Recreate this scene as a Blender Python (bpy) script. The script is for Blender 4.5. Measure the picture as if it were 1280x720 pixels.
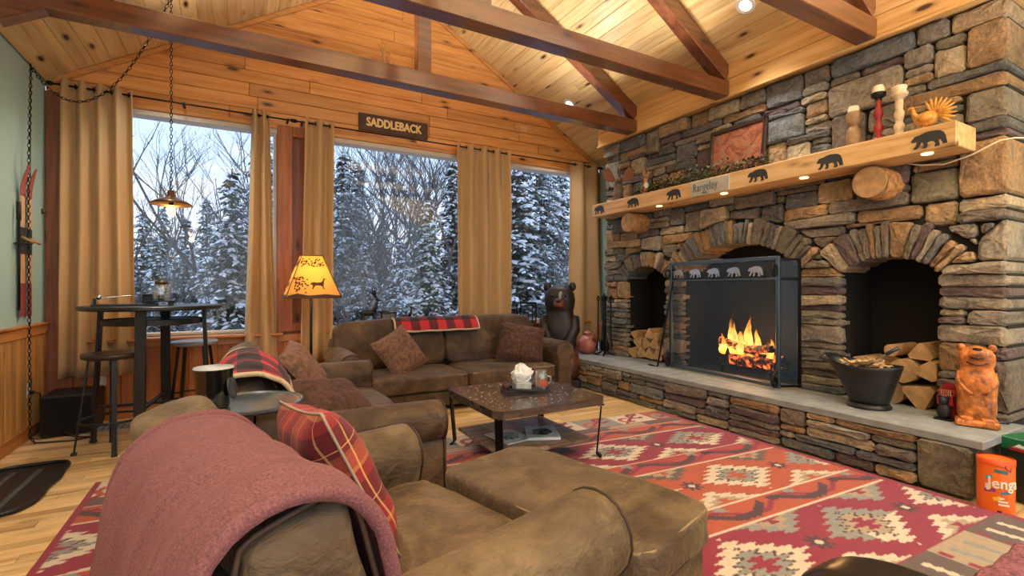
import bpy, bmesh, math, random
from mathutils import Vector, Matrix, noise, geometry
R = math.radians
for o in list(bpy.data.objects): bpy.data.objects.remove(o)
scene = bpy.context.scene
C = scene.collection

# ------------------------------------------------------------------ camera
F_PX, YAW, CAM_H = 604.0, 29.3, 1.3
cd = bpy.data.cameras.new('camera'); cam = bpy.data.objects.new('camera', cd); C.objects.link(cam)
cd.sensor_width = 36.0; cd.lens = 36.0*F_PX/1280.0; cd.clip_start = 0.02; cd.clip_end = 300
cam.location = (0, 0, CAM_H); cam.rotation_euler = (R(90), 0, R(-YAW))
scene.camera = cam
# ------------------------------------------------------------------ world (bright winter sky), exposure
world = bpy.data.worlds.new('winter_sky'); scene.world = world; world.use_nodes = True
wn = world.node_tree; wn.nodes.clear()
wo = wn.nodes.new('ShaderNodeOutputWorld'); wb = wn.nodes.new('ShaderNodeBackground')
wg = wn.nodes.new('ShaderNodeTexCoord'); ws = wn.nodes.new('ShaderNodeSeparateXYZ'); wr = wn.nodes.new('ShaderNodeValToRGB')
wr.color_ramp.elements[0].position = 0.0; wr.color_ramp.elements[0].color = (0.90, 0.93, 0.97, 1)
wr.color_ramp.elements[1].position = 0.55; wr.color_ramp.elements[1].color = (0.42, 0.60, 0.92, 1)
e = wr.color_ramp.elements.new(0.22); e.color = (0.52, 0.70, 0.97, 1)
wn.links.new(wg.outputs['Generated'], ws.inputs[0]); wn.links.new(ws.outputs['Z'], wr.inputs[0])
wn.links.new(wr.outputs[0], wb.inputs[0]); wb.inputs[1].default_value = 1.4
wn.links.new(wb.outputs[0], wo.inputs[0])
vs = scene.view_settings
vs.view_transform = 'Standard'; vs.look = 'None'; vs.gamma = 1.0; vs.exposure = 0.3; vs.use_curve_mapping = False

def light(name, kind, loc, energy, col=(1, 1, 1), size=0.1, rot=None, spot=None, blend=0.6):
    l = bpy.data.lights.new(name, kind); l.energy = energy; l.color = col
    if kind == 'AREA': l.shape = 'DISK'; l.size = size
    else: l.shadow_soft_size = size
    if spot: l.spot_size = R(spot); l.spot_blend = blend
    o = bpy.data.objects.new(name, l); C.objects.link(o); o.location = loc
    if rot: o.rotation_euler = rot
    return o
# recessed ceiling lights of the room (two of them in view) and two added, unseen fills behind the camera that brighten the ceiling
CANS = [(4.0, 5.49), (4.0, 2.79), (4.0, .1), (4.0, -1.6), (-.6, 5.49), (-.6, 2.79), (-.6, .1), (-.6, -1.6)]
for (x_, y_) in CANS:
    light('ceiling_can_light', 'SPOT', (x_, y_, 3.83), 85, (1.0, 0.97, 0.93), .06, (0, 0, 0), 92, .8)
light('ceiling_fill', 'SPOT', (.6, -1.4, 1.7), 1050, (1.0, 1.0, 1.0), .25, (R(180), 0, 0), 140, .6)
light('ceiling_fill', 'SPOT', (3.2, -1.2, 1.7), 1050, (1.0, 0.99, 0.97), .25, (R(180), 0, 0), 140, .6)
for y_ in (4.66, 3.33, 2.0):
    for x_ in (-.3, 1.15, 2.2, 3.3):
        light('beam_top_fill', 'SPOT', (x_, y_, 3.47), 26, (1.0, 0.95, 0.87), .06, (R(180), 0, 0), 150, .5)  # added fill spots hidden above the beams, brightening ceiling and gable
light('side_lamp', 'SPOT', (4.1, -.25, 2.4), 60, (1.0, 0.72, 0.42), 0.12, (R(62), 0, R(-22)), 90, .8)

# ------------------------------------------------------------------ helpers
def tag(o, label=None, cat=None, group=None, kind=None):
    if label: o['label'] = label
    if cat: o['category'] = cat
    if group: o['group'] = group
    if kind: o['kind'] = kind
    return o
WM = {}
def wm(o):
    if o is None: return Matrix()
    return WM.get(o.name, Matrix())
def thing(name, label, cat, loc=(0, 0, 0), rz=0.0, group=None, kind=None):
    o = bpy.data.objects.new(name, None); C.objects.link(o)
    o.empty_display_size = 0.1; o.location = loc; o.rotation_euler = (0, 0, rz)
    WM[o.name] = Matrix.Translation(Vector(loc)) @ Matrix.Rotation(rz, 4, 'Z')
    return tag(o, label, cat, group, kind)
def copy_tree(o, loc, rz, label, parent=None):
    c = o.copy(); C.objects.link(c); c.parent = parent
    if parent is None:
        c.location = loc; c.rotation_euler = (0, 0, rz); c['label'] = label
    for ch in list(o.children): copy_tree(ch, None, None, None, c)
    return c
def TR(x=0, y=0, z=0): return Matrix.Translation((x, y, z))
def RX(a): return Matrix.Rotation(a, 4, 'X')
def RY(a): return Matrix.Rotation(a, 4, 'Y')
def RZ(a): return Matrix.Rotation(a, 4, 'Z')
def SC(x, y, z): return Matrix.Diagonal((x, y, z, 1))

class MB:
    def __init__(s): s.v = []; s.f = []
    def add(s, v, f, M=None):
        n = len(s.v)
        if M is not None: v = [M @ Vector(p) for p in v]
        s.v += [tuple(p) for p in v]; s.f += [tuple(i+n for i in q) for q in f]; return s
    def box(s, a, b, ch=0.0, M=None):
        x0, y0, z0 = a; x1, y1, z1 = b
        if ch <= 0:
            v = [(x, y, z) for x in (x0, x1) for y in (y0, y1) for z in (z0, z1)]
            return s.add(v, [(0,1,3,2),(4,6,7,5),(0,4,5,1),(2,3,7,6),(0,2,6,4),(1,5,7,3)], M)
        ch = min(ch, (x1-x0)*.45, (y1-y0)*.45, (z1-z0)*.45)
        v = []; ix = {}
        for i in (0, 1):
            for j in (0, 1):
                for k in (0, 1):
                    for ax in range(3):
                        p = [(x0, x1)[i], (y0, y1)[j], (z0, z1)[k]]
                        for q in range(3):
                            if q != ax: p[q] += ch*(1, -1)[(i, j, k)[q]]
                        ix[(i, j, k, ax)] = len(v); v.append(tuple(p))
        f = []
        for ax in range(3):
            o1, o2 = [q for q in range(3) if q != ax]
            for sd in (0, 1):
                q = []
                for (a1, a2) in ((0,0),(1,0),(1,1),(0,1)):
                    t = [0, 0, 0]; t[ax] = sd; t[o1] = a1; t[o2] = a2; q.append(ix[(*t, ax)])
                if (sd == 1) == (ax == 1): q = q[::-1]
                f.append(q)
            for a1 in (0, 1):
                for a2 in (0, 1):
                    def g(e, axx):
                        t = [0, 0, 0]; t[ax] = e; t[o1] = a1; t[o2] = a2; return ix[(*t, axx)]
                    f.append((g(0, o1), g(1, o1), g(1, o2), g(0, o2)))
        for i in (0, 1):
            for j in (0, 1):
                for k in (0, 1): f.append((ix[(i,j,k,0)], ix[(i,j,k,1)], ix[(i,j,k,2)]))
        return s.add(v, f, M)
    def bar(s, p0, p1, w, h, up=(0, 0, 1), ch=0.0):
        p0 = Vector(p0); p1 = Vector(p1); d = (p1-p0); L = d.length; d.normalize()
        u = Vector(up); r = d.cross(u)
        if r.length < 1e-4: r = d.cross(Vector((1, 0, 0)))
        r.normalize(); u = r.cross(d)
        M = Matrix((( d.x, r.x, u.x, p0.x), (d.y, r.y, u.y, p0.y), (d.z, r.z, u.z, p0.z), (0,0,0,1)))
        return s.box((0, -w/2, -h/2), (L, w/2, h/2), ch, M)
    def tube(s, path, r, n=8, closed=False, M=None, cap=True):
        P = [Vector(p) for p in path]; m = len(P)
        rs = r if isinstance(r, (list, tuple)) else [r]*m
        v = []; f = []; ref = None
        for i in range(m):
            if closed: d = P[(i+1) % m]-P[i-1]
            else: d = P[min(i+1, m-1)]-P[max(i-1, 0)]
            if d.length < 1e-9: d = Vector((0, 0, 1))
            d.normalize()
            if ref is None:
                ref = Vector((0, 0, 1)) if abs(d.z) < .9 else Vector((1, 0, 0))
            a = d.cross(ref)
            if a.length < 1e-4: a = d.cross(Vector((0, 1, 0)))
            a.normalize(); b = a.cross(d); ref = b
            for k in range(n):
                t = 2*math.pi*k/n
                v.append(P[i]+(a*math.cos(t)+b*math.sin(t))*rs[i])
        for i in range(m if closed else m-1):
            for k in range(n):
                i2 = (i+1) % m; k2 = (k+1) % n
                f.append((i*n+k, i*n+k2, i2*n+k2, i2*n+k))
        if cap and not closed:
            f.append(tuple(range(n))[::-1]); f.append(tuple((m-1)*n+k for k in range(n)))
        return s.add(v, f, M)
    def lathe(s, prof, n=24, M=None, cap=True, rot=0.0):
        v = []; f = []; m = len(prof)
        for (r, z) in prof:
            for k in range(n):
                t = 2*math.pi*k/n+rot; v.append((r*math.cos(t), r*math.sin(t), z))
        for i in range(m-1):
            for k in range(n):
                k2 = (k+1) % n; f.append((i*n+k, i*n+k2, (i+1)*n+k2, (i+1)*n+k))
        if cap:
            if prof[0][0] > 1e-4: f.append(tuple(range(n))[::-1])
            if prof[-1][0] > 1e-4: f.append(tuple((m-1)*n+k for k in range(n)))
        return s.add(v, f, M)
    def prism(s, poly, z0, z1, M=None):
        n = len(poly)
        tri = geometry.tessellate_polygon([[Vector((x, y, 0)) for x, y in poly]])
        v = [(x, y, z0) for x, y in poly]+[(x, y, z1) for x, y in poly]
        f = []
        area = sum(poly[i][0]*poly[(i+1) % n][1]-poly[(i+1) % n][0]*poly[i][1] for i in range(n))
        for t in tri:
            a, b, c = t
            cr = (poly[b][0]-poly[a][0])*(poly[c][1]-poly[a][1])-(poly[b][1]-poly[a][1])*(poly[c][0]-poly[a][0])
            if cr < 0: a, b, c = c, b, a
            f.append((a+n, b+n, c+n)); f.append((c, b, a))
        for i in range(n):
            j = (i+1) % n
            f.append((i, j, j+n, i+n) if area > 0 else (j, i, i+n, j+n))
        return s.add(v, f, M)
    def grid(s, fn, nu, nv, M=None, closeu=False):
        v = []; f = []
        for i in range(nu+1 if not closeu else nu):
            for j in range(nv+1): v.append(fn(i/nu, j/nv))
        w = nv+1; rows = nu if not closeu else nu
        for i in range(rows):
            i2 = (i+1) % nu if closeu else i+1
            for j in range(nv): f.append((i*w+j, i2*w+j, i2*w+j+1, i*w+j+1))
        return s.add(v, f, M)
    def ell(s, c, r, nu=14, nv=8, M=None):
        v = [(c[0], c[1], c[2]-r[2])]; f = []
        for j in range(1, nv):
            ph = -math.pi/2+math.pi*j/nv
            for i in range(nu):
                t = 2*math.pi*i/nu
                v.append((c[0]+r[0]*math.cos(ph)*math.cos(t), c[1]+r[1]*math.cos(ph)*math.sin(t), c[2]+r[2]*math.sin(ph)))
        v.append((c[0], c[1], c[2]+r[2])); L = len(v)-1
        for i in range(nu):
            i2 = (i+1) % nu
            f.append((0, 1+i2, 1+i)); f.append((L, L-nu+i, L-nu+i2))
            for j in range(nv-2): f.append((1+j*nu+i, 1+j*nu+i2, 1+(j+1)*nu+i2, 1+(j+1)*nu+i))
        return s.add(v, f, M)
    def cush(s, c, size, n=10, k=7.0, puff=0.12, wr=0.0, seed=0, M=None, freq=7.0, pinch=0.0):
        """soft rounded box; c centre, size full sizes, puff bulges the thin axis"""
        v = []; f = []; ids = {}
        hx, hy, hz = size[0]/2, size[1]/2, size[2]/2
        def vid(p):
            key = tuple(round(q, 5) for q in p)
            if key in ids: return ids[key]
            x, y, z = p
            L = (abs(x)**k+abs(y)**k+abs(z)**k)**(1/k)
            x, y, z = x/L, y/L, z/L
            b = (1-x*x)*(1-y*y)
            zz = z*(1+puff*b*3)
            pp = Vector((x*hx*(1+pinch*abs(y)**6*.5), y*hy*(1+pinch*abs(x)**6*.5), zz*hz))
            if wr:
                nn = noise.noise(Vector((pp.x*freq+seed*3.1, pp.y*freq*.35+seed, pp.z*freq)))
                n2 = noise.noise(Vector((pp.x*freq*2.7+seed, pp.y*freq*2.1+seed*2, pp.z*freq*2)))
                d = Vector((x, y, z)).normalized(); pp += d*(nn*wr+n2*wr*.4)
            ids[key] = len(v); v.append(pp+Vector(c)); return ids[key]
        m = n
        for ax in range(3):
            for sd in (-1, 1):
                for i in range(m):
                    for j in range(m):
                        q = []
                        for (a, b) in ((i,j),(i+1,j),(i+1,j+1),(i,j+1)):
                            t = [0, 0, 0]; t[ax] = sd
                            t[(ax+1) % 3] = -1+2*a/m; t[(ax+2) % 3] = -1+2*b/m
                            q.append(vid(t))
                        if sd < 0: q = q[::-1]
                        f.append(q)
        return s.add(v, f, M)
    def pillow(s, a, b, t, n=14, wr=0.008, seed=0, M=None):
        def top(sg):
            def fn(u, w):
                x = 2*u-1; y = 2*w-1
                h = t/2*((1-x**4)*(1-y**4))**.6
                px = x*a/2*(1-.07*(1-y*y)); py = y*b/2*(1-.07*(1-x*x))
                nn = noise.noise(Vector((px*9+seed*5, py*9, sg*3+seed)))
                return (px, py, sg*(h+wr*nn*min(1, h/t*4)))
            return fn
        s.grid(top(1), n, n, M)
        k = len(s.f); s.grid(top(-1), n, n, M)
        s.f[k:] = [q[::-1] for q in s.f[k:]]
        return s
    def build(s, name, mat, parent=None, smooth=False, world=False, mods=None, angle=None):
        me = bpy.data.meshes.new(name)
        v = s.v
        if world and parent is not None:
            I = wm(parent).inverted(); v = [tuple(I @ Vector(p)) for p in v]
        me.from_pydata(v, [], s.f)
        me.materials.append(mat)
        if smooth:
            me.polygons.foreach_set('use_smooth', [True]*len(me.polygons))
            if angle is not None:
                try: me.set_sharp_from_angle(angle=R(angle))
                except Exception: pass
        me.update()
        o = bpy.data.objects.new(name, me); C.objects.link(o)
        if parent is not None: o.parent = parent; WM[o.name] = wm(parent)
        else: WM[o.name] = Matrix()
        for m in (mods or []):
            md = o.modifiers.new(m[0], m[1])
            for kk, vv in m[2].items(): setattr(md, kk, vv)
        return o
def SUB(n=1): return ('subdivision', 'SUBSURF', dict(levels=n, render_levels=n))
def SOL(t, off=0.0): return ('solidify', 'SOLIDIFY', dict(thickness=t, offset=off))
def text_mesh(body, size, depth=0.002, align='CENTER'):
    cu = bpy.data.curves.new('lettering', 'FONT'); cu.body = body; cu.size = size; cu.extrude = depth
    cu.align_x = align; cu.align_y = 'CENTER'; cu.resolution_u = 3
    o = bpy.data.objects.new('lettering', cu); C.objects.link(o)
    bpy.context.view_layer.update()
    me = bpy.data.meshes.new_from_object(o.evaluated_get(bpy.context.evaluated_depsgraph_get()))
    bpy.data.objects.remove(o); bpy.data.curves.remove(cu)
    return me
def text_part(name, body, size, mat, parent, M, bold=0.0, stretch=1.0, align='CENTER', depth=0.0015):
    me = text_mesh(body, size, depth, align); mb = MB()
    vv = [v.co.copy() for v in me.vertices]
    mb.add([(v.x*stretch, v.y, v.z) for v in vv], [tuple(p.vertices) for p in me.polygons], M)
    if bold:
        for q_, (dx, dy) in enumerate(((bold, 0), (-bold, 0), (0, bold), (0, -bold))):
            mb.add([(v.x*stretch+dx, v.y+dy, v.z+.0003*(q_+1)) for v in vv], [tuple(p.vertices) for p in me.polygons], M)
    bpy.data.meshes.remove(me)
    return mb.build(name, mat, parent)
YAWR = R(YAW); _s, _c = math.sin(YAWR), math.cos(YAWR)
def ray(px, py):
    l = (px-640)/F_PX; u = (359.5-py)/F_PX
    return Vector((_s+l*_c, _c-l*_s, u))
def onX(px, py, X): r = ray(px, py); t = X/r.x; return Vector((X, r.y*t, CAM_H+r.z*t))
def onY(px, py, Y): r = ray(px, py); t = Y/r.y; return Vector((r.x*t, Y, CAM_H+r.z*t))
def onZ(px, py, Z): r = ray(px, py); t = (Z-CAM_H)/r.z; return Vector((r.x*t, r.y*t, Z))

# ------------------------------------------------------------------ materials
def lin(c):
    def g(x):
        x /= 255.0
        return x/12.92 if x <= .04045 else ((x+.055)/1.055)**2.4
    return (g(c[0]), g(c[1]), g(c[2]), 1.0)
class NT:
    def __init__(s, name):
        s.m = bpy.data.materials.new(name); s.m.use_nodes = True; s.t = s.m.node_tree; s.t.nodes.clear()
        s.out = s.n('ShaderNodeOutputMaterial'); s.b = s.n('ShaderNodeBsdfPrincipled')
        s.l(s.b.outputs[0], s.out.inputs[0])
    def n(s, kind, **kw):
        x = s.t.nodes.new(kind)
        for k, v in kw.items(): setattr(x, k, v)
        return x
    def l(s, a, b): s.t.links.new(a, b)
    def ramp(s, fac, stops, interp='LINEAR'):
        r = s.n('ShaderNodeValToRGB'); cr = r.color_ramp; cr.interpolation = interp
        while len(cr.elements) < len(stops): cr.elements.new(.5)
        for e, (p, c) in zip(cr.elements, stops): e.position = p; e.color = c
        s.l(fac, r.inputs[0]); return r.outputs[0]
    def mix(s, fac, a, b, mode='MIX'):
        x = s.n('ShaderNodeMix', data_type='RGBA', blend_type=mode)
        for sock, val in ((x.inputs[0], fac), (x.inputs[6], a), (x.inputs[7], b)):
            if hasattr(val, 'links') or hasattr(val, 'is_linked'): s.l(val, sock)
            else: sock.default_value = val
        return x.outputs[2]
    def math(s, op, a, b=None, c=None, clamp=False):
        x = s.n('ShaderNodeMath', operation=op, use_clamp=clamp)
        for i, val in enumerate((a, b, c)):
            if val is None: continue
            if hasattr(val, 'is_linked'): s.l(val, x.inputs[i])
            else: x.inputs[i].default_value = val
        return x.outputs[0]
    def coord(s, scale=(1, 1, 1), kind='Object', rnd=0.0):
        tc = s.n('ShaderNodeTexCoord'); mp = s.n('ShaderNodeMapping'); mp.inputs['Scale'].default_value = scale
        v = tc.outputs[kind]
        if rnd:
            oi = s.n('ShaderNodeObjectInfo'); ml = s.math('MULTIPLY', oi.outputs['Random'], rnd)
            ad = s.n('ShaderNodeVectorMath', operation='ADD'); s.l(v, ad.inputs[0]); s.l(ml, ad.inputs[1]); v = ad.outputs[0]
        s.l(v, mp.inputs['Vector']); return mp.outputs[0]
    def noise(s, vec, scale, detail=3, rough=.55, dist=0.0):
        x = s.n('ShaderNodeTexNoise'); s.l(vec, x.inputs['Vector'])
        x.inputs['Scale'].default_value = scale; x.inputs['Detail'].default_value = detail
        x.inputs['Roughness'].default_value = rough; x.inputs['Distortion'].default_value = dist
        return x.outputs[0]
    def bump(s, h, strength=.3, dist=.01):
        x = s.n('ShaderNodeBump'); x.inputs['Strength'].default_value = strength; x.inputs['Distance'].default_value = dist
        s.l(h, x.inputs['Height']); s.l(x.outputs[0], s.b.inputs['Normal'])
    def set(s, **kw):
        for k, v in kw.items(): s.b.inputs[k.replace('_', ' ')].default_value = v
        return s
def simple(name, c, rough=.5, metal=0.0, var=0.0, scale=20.0, bump=0.0, bdist=.004, sheen=0.0, coat=0.0, spec=.5):
    t = NT(name); t.set(Roughness=rough, Metallic=metal)
    t.b.inputs['Specular IOR Level'].default_value = spec
    if sheen: t.set(Sheen_Weight=sheen, Sheen_Roughness=.5); t.b.inputs['Sheen Tint'].default_value = lin([min(255, q*1.25+25) for q in c])
    if coat: t.set(Coat_Weight=coat, Coat_Roughness=.15)
    if var or bump:
        v = t.coord(); n = t.noise(v, scale, 4)
        if var:
            a = lin([q*(1-var) for q in c]); b = lin([min(255, q*(1+var)) for q in c])
            t.l(t.ramp(n, [(.3, a), (.7, b)]), t.b.inputs['Base Color'])
        else: t.b.inputs['Base Color'].default_value = lin(c)
        if bump: t.bump(n, bump, bdist)
    else: t.b.inputs['Base Color'].default_value = lin(c)
    return t.m
def emit(name, c, strength):
    t = NT(name); t.b.inputs['Base Color'].default_value = lin(c)
    t.b.inputs['Emission Color'].default_value = lin(c); t.b.inputs['Emission Strength'].default_value = strength
    return t.m
def pine(name, axis, a, b, dark, knot=(70, 38, 18), knots=1.0, rough=.42, rnd=7.0, tone=.35, wide=1.0, coat=0.0):
    """planed boards: grain along the axis, knots, per-board tone"""
    t = NT(name); t.set(Roughness=rough)
    sc = [9.0*wide]*3; sc[axis] = .55
    g = t.noise(t.coord(tuple(sc), rnd=rnd), 2.2, 5, .62, .35)
    col = t.ramp(g, [(.30, lin(dark)), (.45, lin(b)), (.62, lin(a))])
    oi = t.n('ShaderNodeObjectInfo')
    tn = t.ramp(oi.outputs['Random'], [(0, (1-tone, 1-tone*1.15, 1-tone*1.3, 1)), (.5, (.93, .92, .90, 1)), (1, (1.08, 1.06, 1.02, 1))])
    col = t.mix(1.0, col, tn, 'MULTIPLY')
    if knots:
        sk = [5.8]*3; sk[axis] = 2.0
        vo = t.n('ShaderNodeTexVoronoi'); vo.inputs['Scale'].default_value = 1.0; t.l(t.coord(tuple(sk), rnd=rnd), vo.inputs['Vector'])
        vo.inputs['Randomness'].default_value = 1.0
        kf = t.ramp(vo.outputs['Distance'], [(.08, (1, 1, 1, 1)), (.125, (.40, .40, .40, 1)), (.21, (0, 0, 0, 1))])
        kf2 = t.math('MULTIPLY', kf, knots, clamp=True)
        col = t.mix(kf2, col, lin(knot))
    t.l(col, t.b.inputs['Base Color'])
    if coat: t.set(Coat_Weight=coat, Coat_Roughness=.14, Coat_IOR=1.65)
    t.bump(g, .08, .003)
    return t.m
M = {}
M['ceil_pine'] = pine('ceiling_pine', 1, (232, 203, 150), (222, 188, 130), (196, 152, 92), tone=.2)
M['gable_pine'] = pine('gable_pine', 0, (228, 166, 96), (216, 148, 78), (184, 112, 52), tone=.22, coat=.3)
M['trim_pine'] = pine('trim_pine', 2, (190, 118, 66), (172, 100, 52), (140, 76, 38), tone=.18)
M['trim_dark'] = pine('post_pine', 2, (158, 100, 66), (142, 86, 56), (112, 64, 40), tone=.12)
M['rail_pine'] = pine('rail_pine', 0, (208, 142, 80), (192, 122, 62), (160, 94, 46), tone=.12)
M['rail_pine_y'] = pine('rail_pine_y', 1, (208, 142, 80), (192, 122, 62), (160, 94, 46), tone=.12)
M['fascia'] = pine('fascia_pine', 1, (228, 186, 126), (218, 170, 106), (192, 140, 78), tone=.1)
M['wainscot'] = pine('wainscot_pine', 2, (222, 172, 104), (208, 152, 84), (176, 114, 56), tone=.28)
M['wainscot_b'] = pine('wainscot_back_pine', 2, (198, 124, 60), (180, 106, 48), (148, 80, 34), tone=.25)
M['floor'] = pine('floor_maple', 0, (236, 208, 156), (224, 190, 134), (182, 136, 84), knot=(120, 78, 40), knots=.5, rough=.28, tone=.36)
M['mantel'] = pine('mantel_pine', 1, (230, 194, 142), (218, 176, 120), (192, 146, 92), knots=.8, tone=.02)
M['beam'] = pine('beam_timber', 0, (124, 70, 40), (104, 57, 32), (74, 40, 22), knot=(38, 20, 12), knots=.9, rough=.34, tone=.08, coat=1.0)
M['beam_r'] = M['beam']
M['log_end'] = simple('log_end', (176, 140, 98), .7, var=.15, scale=14, bump=.3)
M['bark'] = simple('log_bark', (168, 122, 76), .85, var=.3, scale=22, bump=.8, bdist=.02)
M['green'] = simple('pale_green_wall', (172, 206, 202), .6)
M['win_white'] = simple('window_frame', (214, 200, 182), .45)
def stone_mat(name, stops):
    t = NT(name); t.set(Roughness=.82)
    oi = t.n('ShaderNodeObjectInfo')
    base = t.ramp(oi.outputs['Random'], stops, 'CONSTANT')
    v = t.coord((1, 1, 1), rnd=5.0)
    n1 = t.noise(v, 6.5, 6, .7, .4); n2 = t.noise(v, 34, 6, .75)
    p = t.ramp(n1, [(.30, (.50, .47, .45, 1)), (.5, (.95, .93, .9, 1)), (.72, (1.35, 1.22, 1.02, 1))])
    col = t.mix(1.0, base, p, 'MULTIPLY')
    p2 = t.ramp(n2, [(.35, (.55, .55, .55, 1)), (.62, (1.15, 1.15, 1.15, 1))])
    col = t.mix(.8, col, p2, 'MULTIPLY')
    t.l(col, t.b.inputs['Base Color'])
    h = t.math('ADD', t.math('MULTIPLY', n1, 1.3), t.math('MULTIPLY', n2, .55))
    t.bump(h, 1.0, .04)
    return t.m
G_ = lambda *c: lin(c)
M['stone'] = stone_mat('field_stone', [(0, G_(120, 120, 120)), (.11, G_(170, 160, 146)), (.22, G_(134, 124, 114)), (.34, G_(188, 160, 124)), (.44, G_(126, 130, 132)),
    (.55, G_(150, 142, 130)), (.66, G_(174, 142, 106)), (.76, G_(120, 104, 106)), (.86, G_(196, 180, 154)), (.94, G_(132, 126, 108))])
M['mortar'] = simple('dark_joint', (34, 29, 25), .95)
M['slab'] = simple('bluestone_slab', (138, 144, 146), .6, var=.10, scale=9, bump=.25, bdist=.004)
M['soot'] = simple('soot', (16, 15, 15), .9, var=.3, scale=12)
def brick_dark():
    t = NT('sooty_brick'); t.set(Roughness=.85)
    b = t.n('ShaderNodeTexBrick'); b.inputs['Scale'].default_value = 4.2
    tc = t.n('ShaderNodeTexCoord'); mp = t.n('ShaderNodeMapping'); mp.inputs['Rotation'].default_value = (R(90), 0, R(90))
    t.l(tc.outputs['Object'], mp.inputs[0]); t.l(mp.outputs[0], b.inputs[0])
    b.inputs['Color1'].default_value = lin((20, 19, 19)); b.inputs['Color2'].default_value = lin((14, 14, 14)); b.inputs['Mortar'].default_value = lin((7, 7, 7))
    t.l(b.outputs[0], t.b.inputs['Base Color']); t.bump(b.outputs['Fac'], -.5, .01)
    return t.m
M['firebrick'] = brick_dark()
M['black'] = simple('black_metal', (22, 22, 24), .38, metal=.6)
M['blackpaint'] = simple('black_paint', (20, 20, 21), .45)
M['rubber'] = simple('black_rubber', (24, 26, 28), .42, bump=.1)
M['rubber2'] = simple('worn_rubber', (66, 72, 74), .5, var=.2, scale=30)
M['steel'] = simple('blued_steel', (92, 108, 122), .35, metal=.8)
M['silver'] = simple('silver_metal', (200, 200, 198), .25, metal=1.0)
M['plastic_black'] = simple('gloss_black', (14, 15, 17), .12, coat=.6)
M['white'] = simple('white_plastic', (232, 230, 222), .4)
M['ivory'] = simple('ivory_plate', (222, 212, 186), .45)
def suede(name, a, b, c, sheen=.3):
    t = NT(name); t.set(Roughness=.58, Sheen_Weight=sheen, Sheen_Roughness=.35)
    t.b.inputs['Sheen Tint'].default_value = lin((200, 180, 140)); t.b.inputs['Specular IOR Level'].default_value = .4
    v = t.coord((1, 1, 1)); n = t.noise(v, 4.5, 5, .62, .6); n2 = t.noise(v, 60, 3)
    col = t.ramp(n, [(.30, lin(c)), (.5, lin(b)), (.68, lin(a))])
    t.l(col, t.b.inputs['Base Color'])
    n3 = t.noise(t.coord((5, 16, 9)), 1.6, 4, .6, 1.2); h = t.math('ADD', t.math('ADD', n, t.math('MULTIPLY', n3, .55)), t.math('MULTIPLY', n2, .12)); t.bump(h, .6, .035)
    return t.m
M['suede'] = suede('brown_suede', (128, 108, 80), (100, 82, 60), (68, 51, 36))
M['suede_dark'] = suede('dark_brown_suede', (106, 84, 60), (80, 60, 42), (54, 38, 27))
M['piping'] = simple('piping_cord', (64, 46, 32), .6)
M['piping_lt'] = simple('light_piping', (150, 126, 92), .6)
M['fur'] = simple('brown_fur', (72, 46, 36), .8, var=.35, scale=26, bump=.9, bdist=.02, sheen=.5)
M['fur2'] = simple('tan_fur', (112, 80, 63), .8, var=.3, scale=24, bump=.9, bdist=.02, sheen=.5)
M['fleece'] = simple('mauve_fleece', (120, 76, 79), .9, var=.22, scale=190, bump=.6, bdist=.006, sheen=.3)
M['sherpa'] = simple('sherpa_lining', (206, 184, 150), .9, bump=.9, scale=60, bdist=.01)
def plaid(name, bg, line, both, scale, axes=(0, 1), extra=None):
    """woven checks from two sets of stripes in object space"""
    t = NT(name); t.set(Roughness=.85, Sheen_Weight=.08)
    at = t.n('ShaderNodeAttribute', attribute_name='cloth_uv')
    sp = t.n('ShaderNodeSeparateXYZ'); t.l(at.outputs['Vector'], sp.inputs[0])
    def stripe(o, w=.5, ph=0.0, k=scale):
        x = t.math('MULTIPLY_ADD', o, k, ph); x = t.math('FRACT', x); return t.math('LESS_THAN', x, w)
    a = stripe(sp.outputs[0]); b = stripe(sp.outputs[1])
    c1 = t.mix(a, lin(bg), lin(line)); c2 = t.mix(a, lin(line), lin(both)); col = t.mix(b, c1, c2)
    if extra:
        for (o, w, ph, k, cc, st) in extra:
            f = t.math('MULTIPLY', stripe(sp.outputs[o], w, ph, k), st); col = t.mix(f, col, lin(cc))
    t.l(col, t.b.inputs['Base Color'])
    t.bump(t.noise(t.coord(), 90, 3), .4, .004)
    return t.m
M['buffalo'] = plaid('buffalo_plaid', (196, 46, 54), (104, 30, 38), (30, 26, 30), 4.6)
M['redplaid'] = plaid('red_tartan', (168, 44, 46), (140, 30, 40), (104, 22, 32), 5.0, extra=[
    (0, .07, .30, 5.0, (206, 140, 74), .45), (1, .07, .30, 5.0, (206, 140, 74), .45), (0, .22, .62, 2.5, (176, 84, 52), .4),
    (1, .18, .15, 2.5, (184, 104, 66), .35), (0, .02, .85, 5.0, (228, 180, 110), .6), (1, .02, .85, 5.0, (228, 180, 110), .6)])
M['leather'] = simple('black_leather', (38, 32, 30), .32, bump=.15, scale=60, coat=.2)
M['fuzzy'] = simple('purple_plush', (132, 84, 96), .9, var=.3, scale=60, bump=1.0, bdist=.02, sheen=.6)
def curtain_mat():
    t = NT('tan_curtain'); t.set(Roughness=.75, Sheen_Weight=.2)
    n = t.noise(t.coord((60, 60, 4)), 3, 3); col = t.ramp(n, [(.3, lin((214, 182, 132))), (.7, lin((228, 198, 150)))])
    t.l(col, t.b.inputs['Base Color'])
    tr = t.n('ShaderNodeBsdfTranslucent'); tr.inputs[0].default_value = lin((226, 184, 120))
    mx = t.n('ShaderNodeMixShader'); mx.inputs[0].default_value = .38
    t.l(t.b.outputs[0], mx.inputs[1]); t.l(tr.outputs[0], mx.inputs[2]); t.l(mx.outputs[0], t.out.inputs[0])
    return t.m
M['curtain'] = curtain_mat()
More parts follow.
